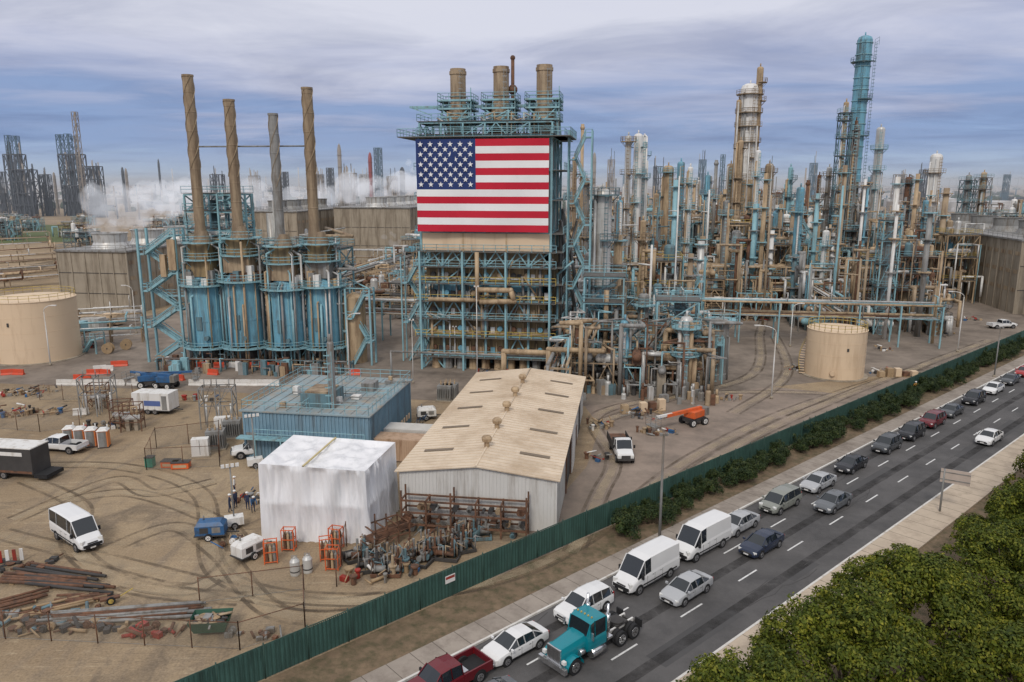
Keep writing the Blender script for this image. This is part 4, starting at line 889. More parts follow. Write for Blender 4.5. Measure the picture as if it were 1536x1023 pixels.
for s_ in (-1,1):
    for k in range(8):
        a0,a1=math.pi*k/8,math.pi*(k+1)/8; 
        b.add([(2.5+math.cos(a0)*.72,s_*.62,.5+math.sin(a0)*.72),(2.5+math.cos(a0)*.72,s_*1.15,.5+math.sin(a0)*.7),(2.5+math.cos(a1)*.72,s_*1.15,.5+math.sin(a1)*.7),(2.5+math.cos(a1)*.72,s_*.62,.5+math.sin(a1)*.72)],[(0,1,2,3)],TS,True)
    wheel(b,2.5,s_*.98,.52,.3,s_,CHROME)
    for x in (-1.95,-3.25): wheel(b,x,s_*.98,.52,.28,s_,CHROME); b.tube((x,s_*.5,.52),(x,s_*.8,.52),.52,BLACK,18)
    b.tube((-.7,s_*.88,.9),(-.7,s_*.88,3.5),.09,CHROME,10); b.tube((-.7,s_*.88,1.6),(-.7,s_*.88,2.8),.15,CHROME,10)
    b.tube((-.35,s_*.86,.62),(.9,s_*.86,.62),.3,CHROME,14)
    b.obox((1.15,s_*1.25,2.1),(.08,.16,.5),0,CHROME); b.obox((3.28,s_*.85,1.05),(.2,.26,.22),0,LAMP); b.tube((1.9,s_*.82,1.1),(1.5,s_*.82,1.1),.2,CHROME,12)
b.box(-1.1,-1.0,1.0,-.62,1.0,1.15,CHROME); b.box(-3.2,-.5,1.0,-2.1,.5,1.12,DARK); b.tube((-2.6,0,1.12),(-2.6,0,1.22),.5,DARK,16); b.box(-.75,-.9,1.2,-.6,.9,2.3,GREY)
for k in range(5): b.obox((.55,-.6+k*.3,2.92),(.1,.08,.08),0,YEL)
b.box(-4.0,-1.1,.55,-3.9,-.55,1.1,BLACK); b.box(-4.0,.55,.55,-3.9,1.1,1.1,BLACK)
X,Y=rp(rs(905,985)-.2,11.4); b.build('semi_tractor_truck',(X,Y,.012),AR)
b=MB(); loft(b,[(.3,.6,1.4,2.2,.95,.85),(.35,.6,1.4,2.3,.98,.86),(1.2,.6,1.35,2.3,.98,.84),(1.7,.6,1.3,1.45,.96,.85),(2.6,.6,1.15,1.2,.92,.8),(2.75,.6,.9,.92,.85,.75)],Wh,[(0,0),(1,0),(1,1),(0,0),(0,0)])
b.box(-3.6,-1.1,.9,.2,1.1,1.05,DARK); b.box(.1,-1.1,1.05,.2,1.1,2.3,DARK); b.box(-3.6,-1.1,1.05,0,-1.04,1.8,DARK); b.box(-3.6,1.04,1.05,0,1.1,1.8,DARK); b.box(-3.4,-.9,1.05,-.4,.9,1.5,RUST)
for s_ in (-1,1):
    for x in (2.0,-2.2): wheel(b,x,s_*.88,.45,.26,s_)
    b.obox((2.68,s_*.72,.95),(.2,.3,.24),0,LAMP); b.obox((1.4,s_*1.15,1.6),(.1,.2,.35),0,BLACK)
b.box(2.72,-.9,.5,2.9,.9,.72,DARK); b.box(2.74,-.5,.75,2.8,.5,1.05,DARK)
x_,y_=gw(932,684); b.build('flatbed_truck',(x_,y_,.01),math.radians(-88))
def boomlift(px,py,mt,ang,name,up):
    b=MB(); b.box(-1.3,-.8,.5,1.3,.8,1.0,DARK)
    for x in (-1,1):
        for s_ in (-1,1): wheel(b,x,s_*.95,.5,.35,s_,WHT)
    b.obox((-.2,0,1.45),(2.6,1.6,.8),.2,mt); b.obox((-1.5,0,1.6),(.7,1.5,1.0),.2,GREY)
    p0=(-1.2,0,2.0); p1=(4.6,0,2.0+up); b.beam(p0,p1,.42,mt); b.beam((1.5,0,2+up*.45),(6.2,0,2.1+up*1.15),.3,WHT if mt is ORG else mt)
    q=(6.2,0,2.1+up*1.15-1.0); b.box(q[0],-.9,q[2]-.05,q[0]+.9,.9,q[2]+.05,GREY); rail(b,[(q[0],-.9,q[2]),(q[0]+.9,-.9,q[2]),(q[0]+.9,.9,q[2]),(q[0],.9,q[2]),(q[0],-.9,q[2])],GREY,1.0,.9,.03)
    x,y=gw(px,py); return b.build(name,(x,y,0.01),ang)
boomlift(250,582,BLUEM,math.radians(165),'boom_lift',.0); boomlift(1040,636,ORG,math.radians(-150),'boom_lift',-.2); boomlift(225,580,BLUEM,math.radians(10),'boom_lift',0)
# ================= TREES =================
def leafmat(name,c1,c2,c3):
    m=bpy.data.materials.new(name); m.use_nodes=True; nt=m.node_tree; N=nt.nodes; L=nt.links; b=N['Principled BSDF']; b.inputs['Roughness'].default_value=.6; b.inputs['Specular IOR Level'].default_value=.2
    g=N.new('ShaderNodeNewGeometry'); r=N.new('ShaderNodeValToRGB'); e=r.color_ramp.elements; e[0].color=(*c1,1); e[1].color=(*c3,1); x=e.new(.55); x.color=(*c2,1)
    L.new(g.outputs['Random Per Island'],r.inputs[0]); tc=N.new('ShaderNodeTexCoord'); n=N.new('ShaderNodeTexNoise'); n.inputs['Scale'].default_value=.9; n.inputs['Detail'].default_value=3; L.new(tc.outputs['Object'],n.inputs['Vector'])
    r2=N.new('ShaderNodeValToRGB'); r2.color_ramp.elements[0].position=.35; r2.color_ramp.elements[1].position=.68; r2.color_ramp.elements[0].color=(.5,.55,.5,1); r2.color_ramp.elements[1].color=(1.4,1.2,.85,1); L.new(n.outputs[0],r2.inputs[0])
    mx=N.new('ShaderNodeMixRGB'); mx.blend_type='MULTIPLY'; mx.inputs[0].default_value=1; L.new(r.outputs[0],mx.inputs[1]); L.new(r2.outputs[0],mx.inputs[2]); L.new(mx.outputs[0],b.inputs['Base Color'])
    return m
LEAF=leafmat('tree_leaves',(.04,.062,.008),(.09,.125,.014),(.18,.195,.03)); SHL=leafmat('shrub_leaves',(.014,.034,.012),(.035,.062,.022),(.07,.09,.035)); BARK=mat('bark',(.12,.09,.065),.9,0,.3,2)
def leaves(b,c,r,n,rr,size,mt,sz=1.0,inner=.55):
    out_v=[];out_f=[]
    g=rr.gauss; U=rr.uniform
    for i in range(n):
        x,y,z=g(0,1),g(0,1),g(0,1); l=math.sqrt(x*x+y*y+z*z)+1e-6; x/=l;y/=l;z/=l
        if z<-.5: z=-z
        k=r*(inner+(1-inner)*rr.random()**.5); p=(c[0]+x*k,c[1]+y*k,c[2]+z*k*sz)
        nx,ny,nz_=x+U(-.8,.8),y+U(-.8,.8),z+U(-.3,.9); tx,ty,tz=U(-1,1),U(-1,1),U(-1,1)
        ax,ay,az=ny*tz-nz_*ty,nz_*tx-nx*tz,nx*ty-ny*tx; l=math.sqrt(ax*ax+ay*ay+az*az)+1e-6; s_=size*U(.6,1.3); ax*=s_/l;ay*=s_/l;az*=s_/l
        bx,by,bz=ny*az-nz_*ay,nz_*ax-nx*az,nx*ay-ny*ax; l=math.sqrt(bx*bx+by*by+bz*bz)+1e-6; q=s_*.55/l; bx*=q;by*=q;bz*=q
        o=len(out_v); out_v+=[(p[0]-ax,p[1]-ay,p[2]-az),(p[0]+bx,p[1]+by,p[2]+bz),(p[0]+ax,p[1]+ay,p[2]+az),(p[0]-bx,p[1]-by,p[2]-bz)]; out_f.append((o,o+1,o+2,o+3))
    b.add(out_v,out_f,mt,False)
def tree_mesh(seed,h=8.8,cr=4.9):
    rr=random.Random(seed); b=MB(); th=h*.32
    b.tube((0,0,0),(.1,.1,th),.28,BARK,10,.2); cl=[]
    for i in range(75):
        a=rr.uniform(0,6.28); q=math.sqrt(rr.random())*cr*.92; zz=h*.40+ (h*.5)*(1-(q/cr)**2)*rr.uniform(.45,1.05); r=rr.uniform(.5,1.25)
        cl.append((q*math.cos(a),q*math.sin(a),zz,r))
    for i,(x,y,z,r) in enumerate(cl):
        if i<16: b.tube((.1,.1,th*rr.uniform(.75,1)),(x*.5,y*.5,(th+z)/2),.10,BARK,6,.07); b.tube((x*.5,y*.5,(th+z)/2),(x,y,z),.07,BARK,5,.03)
        leaves(b,(x,y,z),r,int(620*r),rr,.10,LEAF,.75,.45)
    for i in range(45):
        a=rr.uniform(0,6.28); q=cr*rr.uniform(.4,1.08); leaves(b,(q*math.cos(a),q*math.sin(a),h*(.4+.5*(1-(q/cr)**2))+rr.uniform(0,.6)),rr.uniform(.3,.6),80,rr,.10,LEAF,.9,.1)
    return b
tm=[]
for k in range(3):
    o=tree_mesh(900+k).build('street_tree'); tm.append(o.data); bpy.data.objects.remove(o)
rr=random.Random(8)
TP=[(13,26.0,.98),(21.5,26.3,1.05),(29,26.6,1.08),(37,29.5,1.05),(46,29.0,1.05),(53.5,29.2,1.05),(62,28.4,1.1),(71,27.5,1.08),(80,26.8,1.05),(89,26.5,1.05),(98,27,1.05),(108,27,1),(120,27,1),(7,32.0,1.0),(16,33,1.0),(25,34,1.05),(33,36,1.05),(43,37,1.08),(55,37,1.1),(66,36,1.05),(80,36,1),(20,41,1),(30,43,1),(40,44,1)]
for i,(s,o,sc) in enumerate(TP):
    X,Y=rp(s,o); ob=bpy.data.objects.new('street_tree',tm[i%3]); bpy.context.collection.objects.link(ob); ob.location=(X,Y,0); ob.rotation_euler=(0,0,rr.uniform(0,6.28)); ob.scale=(sc,sc,sc*rr.uniform(.95,1.1))
sm=[]
for k in range(3):
    b=MB(); r2=random.Random(50+k)
    for i in range(9):
        x=r2.uniform(-1.3,1.3); y=r2.uniform(-.6,.6); b.tube((x*.2,y*.2,0),(x,y,.6),.03,BARK,4); leaves(b,(x,y,.45+r2.uniform(0,.5)),r2.uniform(.3,.7),330,r2,.08,SHL,.9,.3)
    for i in range(12):
        x=r2.uniform(-1.6,1.6); y=r2.uniform(-.8,.8); leaves(b,(x,y,.8+r2.uniform(0,.6)),.22,60,r2,.07,SHL,1.6,.1)
    o=b.build('juniper_shrub'); sm.append(o.data); bpy.data.objects.remove(o)
s=rs(950,805); i=0
while s<240:
    if rr.random()<.93:
        X,Y=rp(s,rr.uniform(1.0,2.4)); ob=bpy.data.objects.new('juniper_shrub',sm[i%3]); bpy.context.collection.objects.link(ob); ob.location=(X,Y,0); ob.rotation_euler=(0,0,rr.uniform(0,6.28)); k=rr.uniform(.75,1.4); ob.scale=(k,k,k)
    s+=rr.uniform(1.1,1.9); i+=1
# ================= POLES, SIGNS =================
def lamp_post(px,pb,pt,arm,mt,name='street_lamp',r=.11,world=True):
    X,Y=gw(px,pb); h=zt(pt,Y); b=MB(); b.tube((0,0,0),(0,0,h-1 if arm else h),r,mt,10,r*.7); b.tube((0,0,0),(0,0,.4),r*2,CONC,10)
    if arm:
        pts=[(0,0,h-1)]+[(arm*(1-math.cos(a)),0,h-1+math.sin(a)) for a in (.3,.6,.9,1.2,1.5)]; b.path(pts,r*.6,mt,6); e=pts[-1]; b.obox((e[0]+math.copysign(.3,arm),0,e[2]),(.8,.3,.14),0,mt); b.obox((e[0]+math.copysign(.3,arm),0,e[2]-.09),(.5,.22,.04),0,LAMP)
    else:
        b.box(-.3,-.05,h-.1,.3,.05,h,mt); b.obox((-.25,-.1,h+.08),(.25,.3,.18),0,mt); b.obox((.25,-.1,h+.08),(.25,.3,.18),0,mt)
    return b.build(name,(X,Y,0),0)
lamp_post(989,812,652,0,GREY,'utility_lamp_pole',.13); lamp_post(1157,598,488,-2.6,WHT); lamp_post(1436,528,437,-2.4,WHT); lamp_post(1491,566,492,0,GREY,'utility_lamp_pole')
lamp_post(524,562,470,1.6,WHT); lamp_post(716,575,430,0,WHT,'lamp_mast',.09); lamp_post(76,548,458,1.6,WHT); lamp_post(205,500,428,-1.5,WHT); lamp_post(683,552,490,0,WHT,'lamp_mast'); lamp_post(1185,520,455,1.5,WHT); lamp_post(620,575,480,0,WHT,'lamp_mast',.07)
X,Y=rp(rs(1396,765),18.6); b=MB(); b.tube((0,0,0),(0,0,4.2),.09,GREY,8); SG=mat('sign_back',(.5,.42,.36),.6)
b.obox((.9,0,3.55),(2.4,.05,1.3),0,SG); b.obox((.9,-.04,3.9),(2.4,.04,.08),0,GREY); b.obox((.9,-.04,3.2),(2.4,.04,.08),0,GREY); b.build('traffic_sign',(X,Y,.14),math.radians(-30))
# ================= YARD ITEMS =================
def barrier(px,py,mt,L=3.0,ang=0,name='concrete_barrier'):
    x,y=gw(px,py); b=MB(); P=[(-.3,0),(-.3,.08),(-.14,.32),(-.09,.9),(.09,.9),(.14,.32),(.3,.08),(.3,0)]
    vs=[(-L/2,p[0],p[1]) for p in P]+[(L/2,p[0],p[1]) for p in P]; n=len(P)
    b.add(vs,[(i,(i+1)%n,n+(i+1)%n,n+i) for i in range(n)]+[tuple(range(n))[::-1],tuple(range(n,2*n))],mt); b.build(name,(x,y,.01),ang)
for px in (102,137,172,207,300,335,370,403): barrier(px,578,CONCW,3.4,R.uniform(-.08,.02))
for i,px in enumerate((120,140,162,183,128,158,262,283,300,330,352,375,398,415,122,532,12,28,150,176,270,320)): 
    barrier(px,{0:570,1:562,2:556,3:549}[i%4] if (i<6 or i>17) else (551 if i<14 else (622 if i==14 else 562)),ORGR if i%4!=2 else CONCW,1.9,R.uniform(-.5,.5),'plastic_barrier')
def toilet(px,py,mt):
    x,y=gw(px,py); b=MB(); b.box(-.55,-.55,.1,.55,.55,2.05,mt); b.box(-.6,-.6,0,.6,.6,.12,DARK); b.box(-.42,-.58,.15,.42,-.553,1.95,GREY); b.box(-.52,-.565,.12,-.44,-.553,2.0,WHT); b.add([(-.62,-.62,2.05),(.62,-.62,2.05),(.62,.62,2.05),(-.62,.62,2.05),(-.35,-.4,2.3),(.35,-.4,2.3),(.35,.4,2.3),(-.35,.4,2.3)],[(4,5,6,7),(0,1,5,4),(1,2,6,5),(2,3,7,6),(3,0,4,7)],WHT); b.tube((.4,.4,2.1),(.4,.4,2.6),.06,WHT,6)
    b.build('portable_toilet',(x,y,0),.25)
TOI=mat('toilet_orange',(.62,.20,.06),.5)
for px in (106,122,139,157): toilet(px,667+(px-106)*.06,TOI)
x,y=gw(235,618); b=MB(); b.box(-2.6,-1.2,.6,2.6,1.2,2.9,WHT); b.box(-2.62,-1.22,.5,2.62,1.22,.62,DARK); b.box(-.9,-1.23,1.2,1.4,-1.205,1.9,mat('blue_lettering',(.1,.15,.35),.6)); b.box(1.6,-1.23,.7,2.3,-1.205,2.6,GREY)
for x2 in (-.5,.5):
    for s_ in (-1,1): wheel(b,x2,s_*1.1,.38,.2,s_)
b.beam((2.6,0,.6),(3.8,0,.5),.12,DARK); b.build('office_trailer',(x,y,0),-.12)
x,y=gw(20,712); b=MB(); b.box(-3.5,-1.25,.7,3.5,1.25,3.4,DARK); b.box(-3.55,-1.3,3.4,3.55,1.3,3.5,WHT); b.box(-3.0,-1.28,2.6,2.5,-1.255,3.0,WHT); b.box(-3.4,-1.28,.75,3.4,-1.26,1.0,RUST)
for x2 in (-1,0): 
    for s_ in (-1,1): wheel(b,x2,s_*1.15,.4,.22,s_)
b.box(3.5,-1.2,.3,5,1.2,.7,BLACK); b.build('enclosed_trailer',(x,y,0),-.15)
LINK=bpy.data.materials.new('chain_link_mesh'); LINK.use_nodes=True; nt=LINK.node_tree; t_=nt.nodes.new('ShaderNodeBsdfTransparent'); mxs=nt.nodes.new('ShaderNodeMixShader'); mxs.inputs[0].default_value=.2
nt.nodes['Principled BSDF'].inputs['Base Color'].default_value=(.25,.22,.18,1); nt.links.new(t_.outputs[0],mxs.inputs[1]); nt.links.new(nt.nodes['Principled BSDF'].outputs[0],mxs.inputs[2]); nt.links.new(mxs.outputs[0],nt.nodes['Material Output'].inputs['Surface'])
def clf(pts,h=2.0,name='chain_link_fence'):
    b=MB(); W_=[gw(*p) for p in pts]
    for i in range(len(W_)-1):
        a,c=W_[i],W_[i+1]; L=math.dist(a,c); n=max(1,int(L/2.8))
        for k in range(n+1): p=(a[0]+(c[0]-a[0])*k/n,a[1]+(c[1]-a[1])*k/n); b.tube((*p,0),(*p,h+.1),.045,RUST,6)
        b.tube((*a,h),(*c,h),.03,RUST,6); b.tube((*a,.1),(*c,.1),.015,GREY,4); b.quad((*a,.05),(*c,.05),(*c,h),(*a,h),LINK)
    b.build(name)
clf([(-60,955),(360,975),(458,945),(456,885),(300,905)]); clf([(220,705),(330,700),(330,660),(235,672),(220,705)],2.4); clf([(-40,640),(60,648),(120,640)],2.2); clf([(60,600),(200,600)],2.2); clf([(505,880),(520,820)],2.2)
def pile(name,px,py,fn,ang=0):
    x,y=gw(px,py); b=MB(); fn(b); return b.build(name,(x,y,0.01),ang)
def pipes(n,L,r,mt,sp,rr,layers=1):
    def f(b):
        b.box(-L*.35,-n*sp/2,0,-L*.3,n*sp/2,.12,WOODM); b.box(L*.3,-n*sp/2,0,L*.35,n*sp/2,.12,WOODM)
        for l in range(layers):
            for i in range(n-l):
                o=rr.uniform(-.7,.7); y=(i-(n-l)/2)*sp+rr.uniform(-.05,.05); b.tube((-L/2+o,y,.13+r+l*r*1.8),(L/2+o,y+rr.uniform(-.2,.2),.13+r+l*r*1.8),r,mt if rr.random()<.8 else RUST,8)
    return f
rr=random.Random(9)
pile('steel_pipe_bundle',95,862,pipes(5,7,.12,DARK,.35,rr),-.25); pile('steel_pipe_bundle',70,872,pipes(4,7,.13,RUST,.4,rr),-.1); pile('steel_pipe_bundle',105,878,pipes(4,7.5,.12,DARK,.33,rr),-.18)
pile('steel_pipe_bundle',190,922,pipes(6,10,.1,GREY,.24,rr,2),.14); pile('steel_pipe_bundle',205,928,pipes(3,9.5,.13,GREY,.3,rr),.13); pile('lumber_stack',85,912,pipes(4,5.5,.1,WOODM,.35,rr),.5); pile('steel_pipe_bundle',20,905,pipes(5,4,.1,RUST,.35,rr),.6); pile('steel_pipe_bundle',130,898,pipes(4,3,.1,RUST,.3,rr),.1)
def scrap(n,w,d,rr,h=.8,pal=(RUST,RUST,GREY,DARK,TAN,TEALD)):
    def f(b):
        for i in range(n):
            x,y=rr.uniform(-w/2,w/2),rr.uniform(-d/2,d/2); m=rr.choice(pal); q=rr.random()
            if q<.35: a=rr.uniform(0,3.14); l=rr.uniform(.4,1.6); z=rr.uniform(.08,h*.6); b.tube((x-math.cos(a)*l/2,y-math.sin(a)*l/2,z),(x+math.cos(a)*l/2,y+math.sin(a)*l/2,z+rr.uniform(-.05,.3)),rr.uniform(.04,.14),m,8)
            elif q<.7: s_=rr.uniform(.2,.7); b.obox((x,y,s_*.3),(s_,s_*rr.uniform(.4,1),s_*.6),rr.uniform(0,3),m)
            elif q<.85: r=rr.uniform(.12,.26); b.lathe(x,y,[(r,0),(r,h*rr.uniform(.3,.45)),(r*1.5,h*.5),(r*1.5,h*.58),(r*.6,h*.6)],m,10)
            else: r=rr.uniform(.15,.3); b.tube((x,y-.1,r),(x,y+.1,r),r,m,14); b.tube((x,y-.25,r),(x,y+.25,r),r*.5,m,10)
    return f
pile('scrap_metal_pile',240,950,scrap(22,3.5,1.2,rr,.4,(RUST,RUST,REDM)),0); pile('scrap_metal_pile',60,930,scrap(60,8,3,rr,.4)); pile('scrap_metal_pile',30,850,scrap(24,5,2,rr,.3,(RUST,DARK))); pile('scrap_metal_pile',110,945,scrap(40,9,1.5,rr,.3,(RUST,DARK,WOODM))); pile('scrap_metal_pile',380,955,scrap(12,4,1,rr,.3,(RUST,GREY)))
pile('hand_cart',167,905,lambda b:(b.tube((0,-.3,.3),(0,-.2,.3),.3,BLACK,14),b.tube((0,.2,.3),(0,.3,.3),.3,BLACK,14),b.tube((0,-.32,.3),(0,-.31,.3),.18,YEL,12),b.box(-.7,-.2,.35,.6,.2,.5,RUST),b.beam((.6,0,.4),(1.5,0,.8),.06,YEL)),.5)
pile('barricade_boards',8,845,lambda b:[b.obox((i*.5-.8,0,.6),(.25,.1,1.0),0,REDM if i%2 else WHT) for i in range(5)],.3)
def skid(b,rr,w=3,d=1.5,pal=(RUST,GREY,TEALD,DARK,GREY,TAN2,RUST)):
    m=rr.choice((RUST,TEALD,DARK)); b.box(-w/2,-d/2,.05,w/2,-d/2+.15,.3,m); b.box(-w/2,d/2-.15,.05,w/2,d/2,.3,m)
    for x in (-w/2,0,w/2-.15): b.box(x,-d/2+.15,.07,x+.15,d/2-.15,.28,m)
    for i in range(6):
        x=rr.uniform(-w/2+.4,w/2-.4); y=rr.uniform(-d/3,d/3); m=rr.choice(pal); q=rr.random()
        if q<.5: r=rr.uniform(.15,.32); b.tube((x-.4,y,.35+r),(x+.4,y,.35+r),r,m,12); b.tube((x-.5,y,.35+r),(x-.4,y,.35+r),r*1.25,m,12)
        else: r=rr.uniform(.1,.25); b.lathe(x,y,[(r,.3),(r,.9),(r*1.5,.9),(r*1.5,1.0),(r*.5,1.0),(r*.5,rr.uniform(1.2,1.7)),(.1,1.8)],m,12)
    for i in range(10): x=rr.uniform(-w/2,w/2); y=rr.uniform(-d/2,d/2); b.path([(x,y,.3),(x,y,rr.uniform(.9,1.9)),(x+rr.uniform(-.8,.8),y,1.2)],.045,rr.choice(pal),6)
for (px,py,a) in ((560,855,.3),(590,848,-.5),(640,842,1.2),(655,825,.2),(690,815,-.4),(690,828,.4),(620,838,.1),(540,838,.6),(580,862,.0),(715,808,.1),(605,852,.8),(665,838,-.2)):
    pile('pump_skid',px,py,lambda b:skid(b,rr,rr.uniform(1.8,2.8),1.2),a)
def srack(b):
    for i in range(6):
        x=-6+i*2.2
        for y in (-.7,.7): b.beam((x,y,0),(x,y,3.9 if i in(0,2,5) else 3.1),.14,RUST)
        for z in (.8,1.9,3.0): b.beam((x,-.7,z),(x,.7,z),.12,RUST)
    for z in (.8,1.9,3.0):
        for y in (-.7,.7): b.beam((-6,y,z),(5,y,z),.14,RUST)
        if z<3: 
            for k in range(16): x=rr.uniform(-5.8,4.8); r=rr.uniform(.12,.3); b.tube((x,-.3,z+r+.1),(x,.5,z+r+.1),r,rr.choice([RUST,GREY,DARK,TAN]),10)
    for k in range(12): x=rr.uniform(-5.8,4.8); r=rr.uniform(.15,.35); b.tube((x,-.5,r),(x,.4,r),r,rr.choice([RUST,GREY,DARK,TEALD]),10)
pile('steel_storage_rack',706,800,srack,-.15)
def srack2(b):
    for i in range(4):
        for y in (-1,1): b.beam((i*1.1-1.6,y,0),(i*1.1-1.6,y,2.6-i*.3),.1,RUST)
        b.beam((i*1.1-1.6,-1,1.6),(i*1.1-1.6,1,1.6),.1,RUST)
    for z in (.7,1.6): 
        for y in (-1,1): b.beam((-1.7,y,z),(1.8,y,z),.1,RUST)
    for k in range(9): b.tube((-1.8+rr.uniform(-.4,.2),-.9+k*.2,.8),(2+rr.uniform(0,.6),-.9+k*.2,1.1),.06,RUST,6)
pile('steel_storage_rack',580,812,srack2,.7)
def gasrack(b):
    for x in (-.5,.5):
        for y in (-.35,.35): b.beam((x,y,0),(x,y,1.9),.07,ORG)
    for z in (.15,1.0,1.85):
        for y in (-.35,.35): b.beam((-.5,y,z),(.5,y,z),.06,ORG)
        for x in (-.5,.5): b.beam((x,-.35,z),(x,.35,z),.06,ORG)
    for i in range(3):
        for j in range(2): b.lathe(-.3+i*.3,-.16+j*.32,[(.12,.15),(.12,1.35),(.06,1.5),(.04,1.65),(.02,1.66)],(RUST,TAN,GREY)[(i+j)%3],10)
for px,py in ((407,843),(434,824),(490,838),(500,853),(505,822)): pile('gas_cylinder_rack',px,py,gasrack,R.uniform(-.3,.3))
for px,py in ((443,862),(462,858)): pile('cryogenic_cylinder',px,py,lambda b:(b.lathe(0,0,[(.36,0),(.38,.1),(.38,1.15),(.25,1.35),(.12,1.4),(.1,1.5)],SILV,16),b.lathe(0,0,[(.40,.3),(.40,.4)],DARK,16),b.path([(-.2,0,1.3),(-.2,0,1.6),(.2,0,1.6),(.2,0,1.3)],.025,GREY,6)))
def compressor(mt):
    def f(b):
        b.box(-1.2,-.7,.5,1.2,.7,1.3,mt); b.add([(-1.2,-.7,1.3),(1.2,-.7,1.3),(1.2,.7,1.3),(-1.2,.7,1.3),(-1.0,-.5,1.6),(.9,-.5,1.6),(.9,.5,1.6),(-1.0,.5,1.6)],[(4,5,6,7),(0,1,5,4),(1,2,6,5),(2,3,7,6),(3,0,4,7)],mt); b.box(-1.3,-.75,.4,1.3,.75,.5,DARK); b.beam((1.2,0,.45),(2.3,0,.4),.1,DARK); b.box(-.8,-.71,.7,-.1,-.703,1.2,DARK); b.box(.2,-.71,.7,.9,-.703,1.2,GREY); b.tube((-.6,.2,1.6),(-.6,.2,1.95),.07,GREY,8)
        for s_ in (-1,1): wheel(b,-.1,s_*.8,.33,.2,s_,WHT)
    return f
pile('towable_compressor',318,806,compressor(BLUEM),.15); pile('towable_compressor',374,835,compressor(WHT),1.0); pile('towable_compressor',640,628,compressor(WHT),.2)
def ltower(b):
    b.box(-.8,-.5,.3,.8,.5,1.0,WHT); b.tube((0,0,1),(0,0,5.6),.07,GREY,8); b.beam((-.7,0,5.6),(.7,0,5.6),.06,GREY)
    for x in (-.6,-.2,.2,.6): b.obox((x,-.1,5.8),(.28,.15,.3),0,WHT)
    for s_ in (-1,1): wheel(b,0,s_*.6,.3,.18,s_); b.beam((0,s_*.5,.3),(0,s_*1.3,.05),.06,GREY)
pile('light_tower',352,790,ltower,.4); pile('light_tower',383,700,ltower,.4)
def dump(b):
    vs=[(-1,-.6,.3),(1,-.6,.3),(1,.6,.3),(-1,.6,.3),(-1.3,-.9,1.2),(1.3,-.9,1.2),(1.3,.9,1.2),(-1.3,.9,1.2)]; b.add(vs,[(0,3,2,1),(0,1,5,4),(1,2,6,5),(2,3,7,6),(3,0,4,7)],mat('green_dumpster',(.03,.10,.065),.6))
    scrap(40,2.0,1.2,rr,.6,(TAN2,GREY,DARK,RUST,WOODM,GREY))(b)
    b.v=b.v[:8]+[(p[0],p[1],p[2]*.5+.9) for p in b.v[8:]]
pile('scrap_dumpster',318,948,dump,.1)
def cabinet(b):
    b.box(-.9,-.5,.15,.9,.5,2.1,WHT); b.box(-.02,-.52,.3,.02,-.503,2.0,DARK); b.box(-1,-.6,0,1,.6,.15,CONC)
def transformer(b):
    b.box(-1,-.8,.15,1,.8,2.2,GREY); b.box(-1.2,-1,0,1.2,1,.15,CONC)
    for i in range(8): b.box(-.9+i*.25,-1.15,.5,-.84+i*.25,-.803,1.9,GREY)
    for x in (-.6,0,.6): b.lathe(x,0,[(.1,2.2),(.14,2.3),(.08,2.4),(.14,2.5),(.08,2.6),(.05,2.9)],TAN,8)
pile('electrical_cabinet',302,684,cabinet,.2); pile('electrical_transformer',325,672,transformer,.2); pile('electrical_cabinet',335,650,cabinet,.2); pile('electrical_transformer',350,655,transformer,.2)
def gantry(b):
    frame(b,-2,-1,2,1,[3,5.2],2,1,GREY,.12,False,.4,False,None,rr)
    for x in (-1.5,0,1.5): b.tube((x,0,5.2),(x,0,6.2),.06,GREY,6); b.tube((x,0,0),(x,0,3),.12,SILV,6)
pile('electrical_gantry',330,640,gantry,.1); pile('electrical_gantry',150,622,gantry,.2)
for (px,py) in ((150,612),(185,640),(200,645)):
    pile('pipe_stand_frame',px,py,lambda b:(frame(b,-1.2,-.8,1.2,.8,[1.2,2.4,3.4],1,1,RUST,.1,False,.5,False,None,rr),hvessel(b,0,0,1.6,1.6,.35,SILV)),.2)
pile('electrical_transformer',668,600,transformer,-.15); pile('electrical_transformer',676,598,transformer,-.15)
def box_orange(b):
    b.box(-.9,-.5,.05,.9,.5,.7,ORG); b.box(-.95,-.55,.7,.95,.55,.76,DARK); b.box(-.7,-.52,.2,.7,-.503,.5,TAN)
pile('tool_box',257,700,box_orange,0); pile('tool_box',272,702,box_orange,.1); pile('waste_bin',226,700,lambda b:(b.box(-.4,-.4,.05,.4,.4,1.1,mat('green_bin',(.02,.2,.14),.5)),b.box(-.45,-.45,1.1,.45,.45,1.18,DARK)))
def reel(b):
    for y in (-.5,.5): b.tube((0,y-.05,.95),(0,y+.05,.95),.95,WOODM,24); b.tube((0,y-.07,.95),(0,y+.07,.95),.15,DARK,8)
    b.tube((0,-.45,.95),(0,.45,.95),.5,DARK,16)
pile('cable_reel',163,530,reel,.1); pile('cable_reel',190,524,reel,.3)
rr=random.Random(31)
for i,(px,py,w,d) in enumerate(((965,625,5,3),(985,650,5,2),(1080,600,6,1.5),(900,640,3,3),(760,560,10,1),(1130,480,5,3),(1190,555,2,2),(900,690,3,1),(1320,560,4,2),(1325,525,3,2),(80,500,14,3),(110,520,10,3),(160,640,5,2),(40,590,8,4),(545,870,4,1.5),(600,860,3,1),(380,750,3,2),(480,700,2,1),(60,620,6,3),(15,620,5,4),(300,600,6,1),(1420,500,4,2),(1450,480,6,2),(560,600,5,1),(350,820,2,2))):
    pile('equipment_pallets',px,py,scrap(int(w*d*1.6)+6,w,d,rr,1.3,(RUST,GREY,WHT,BLUEM,TAN,TAN2,GREY,RUST,REDM,WOODM,DARK,WOODM,DARK)))
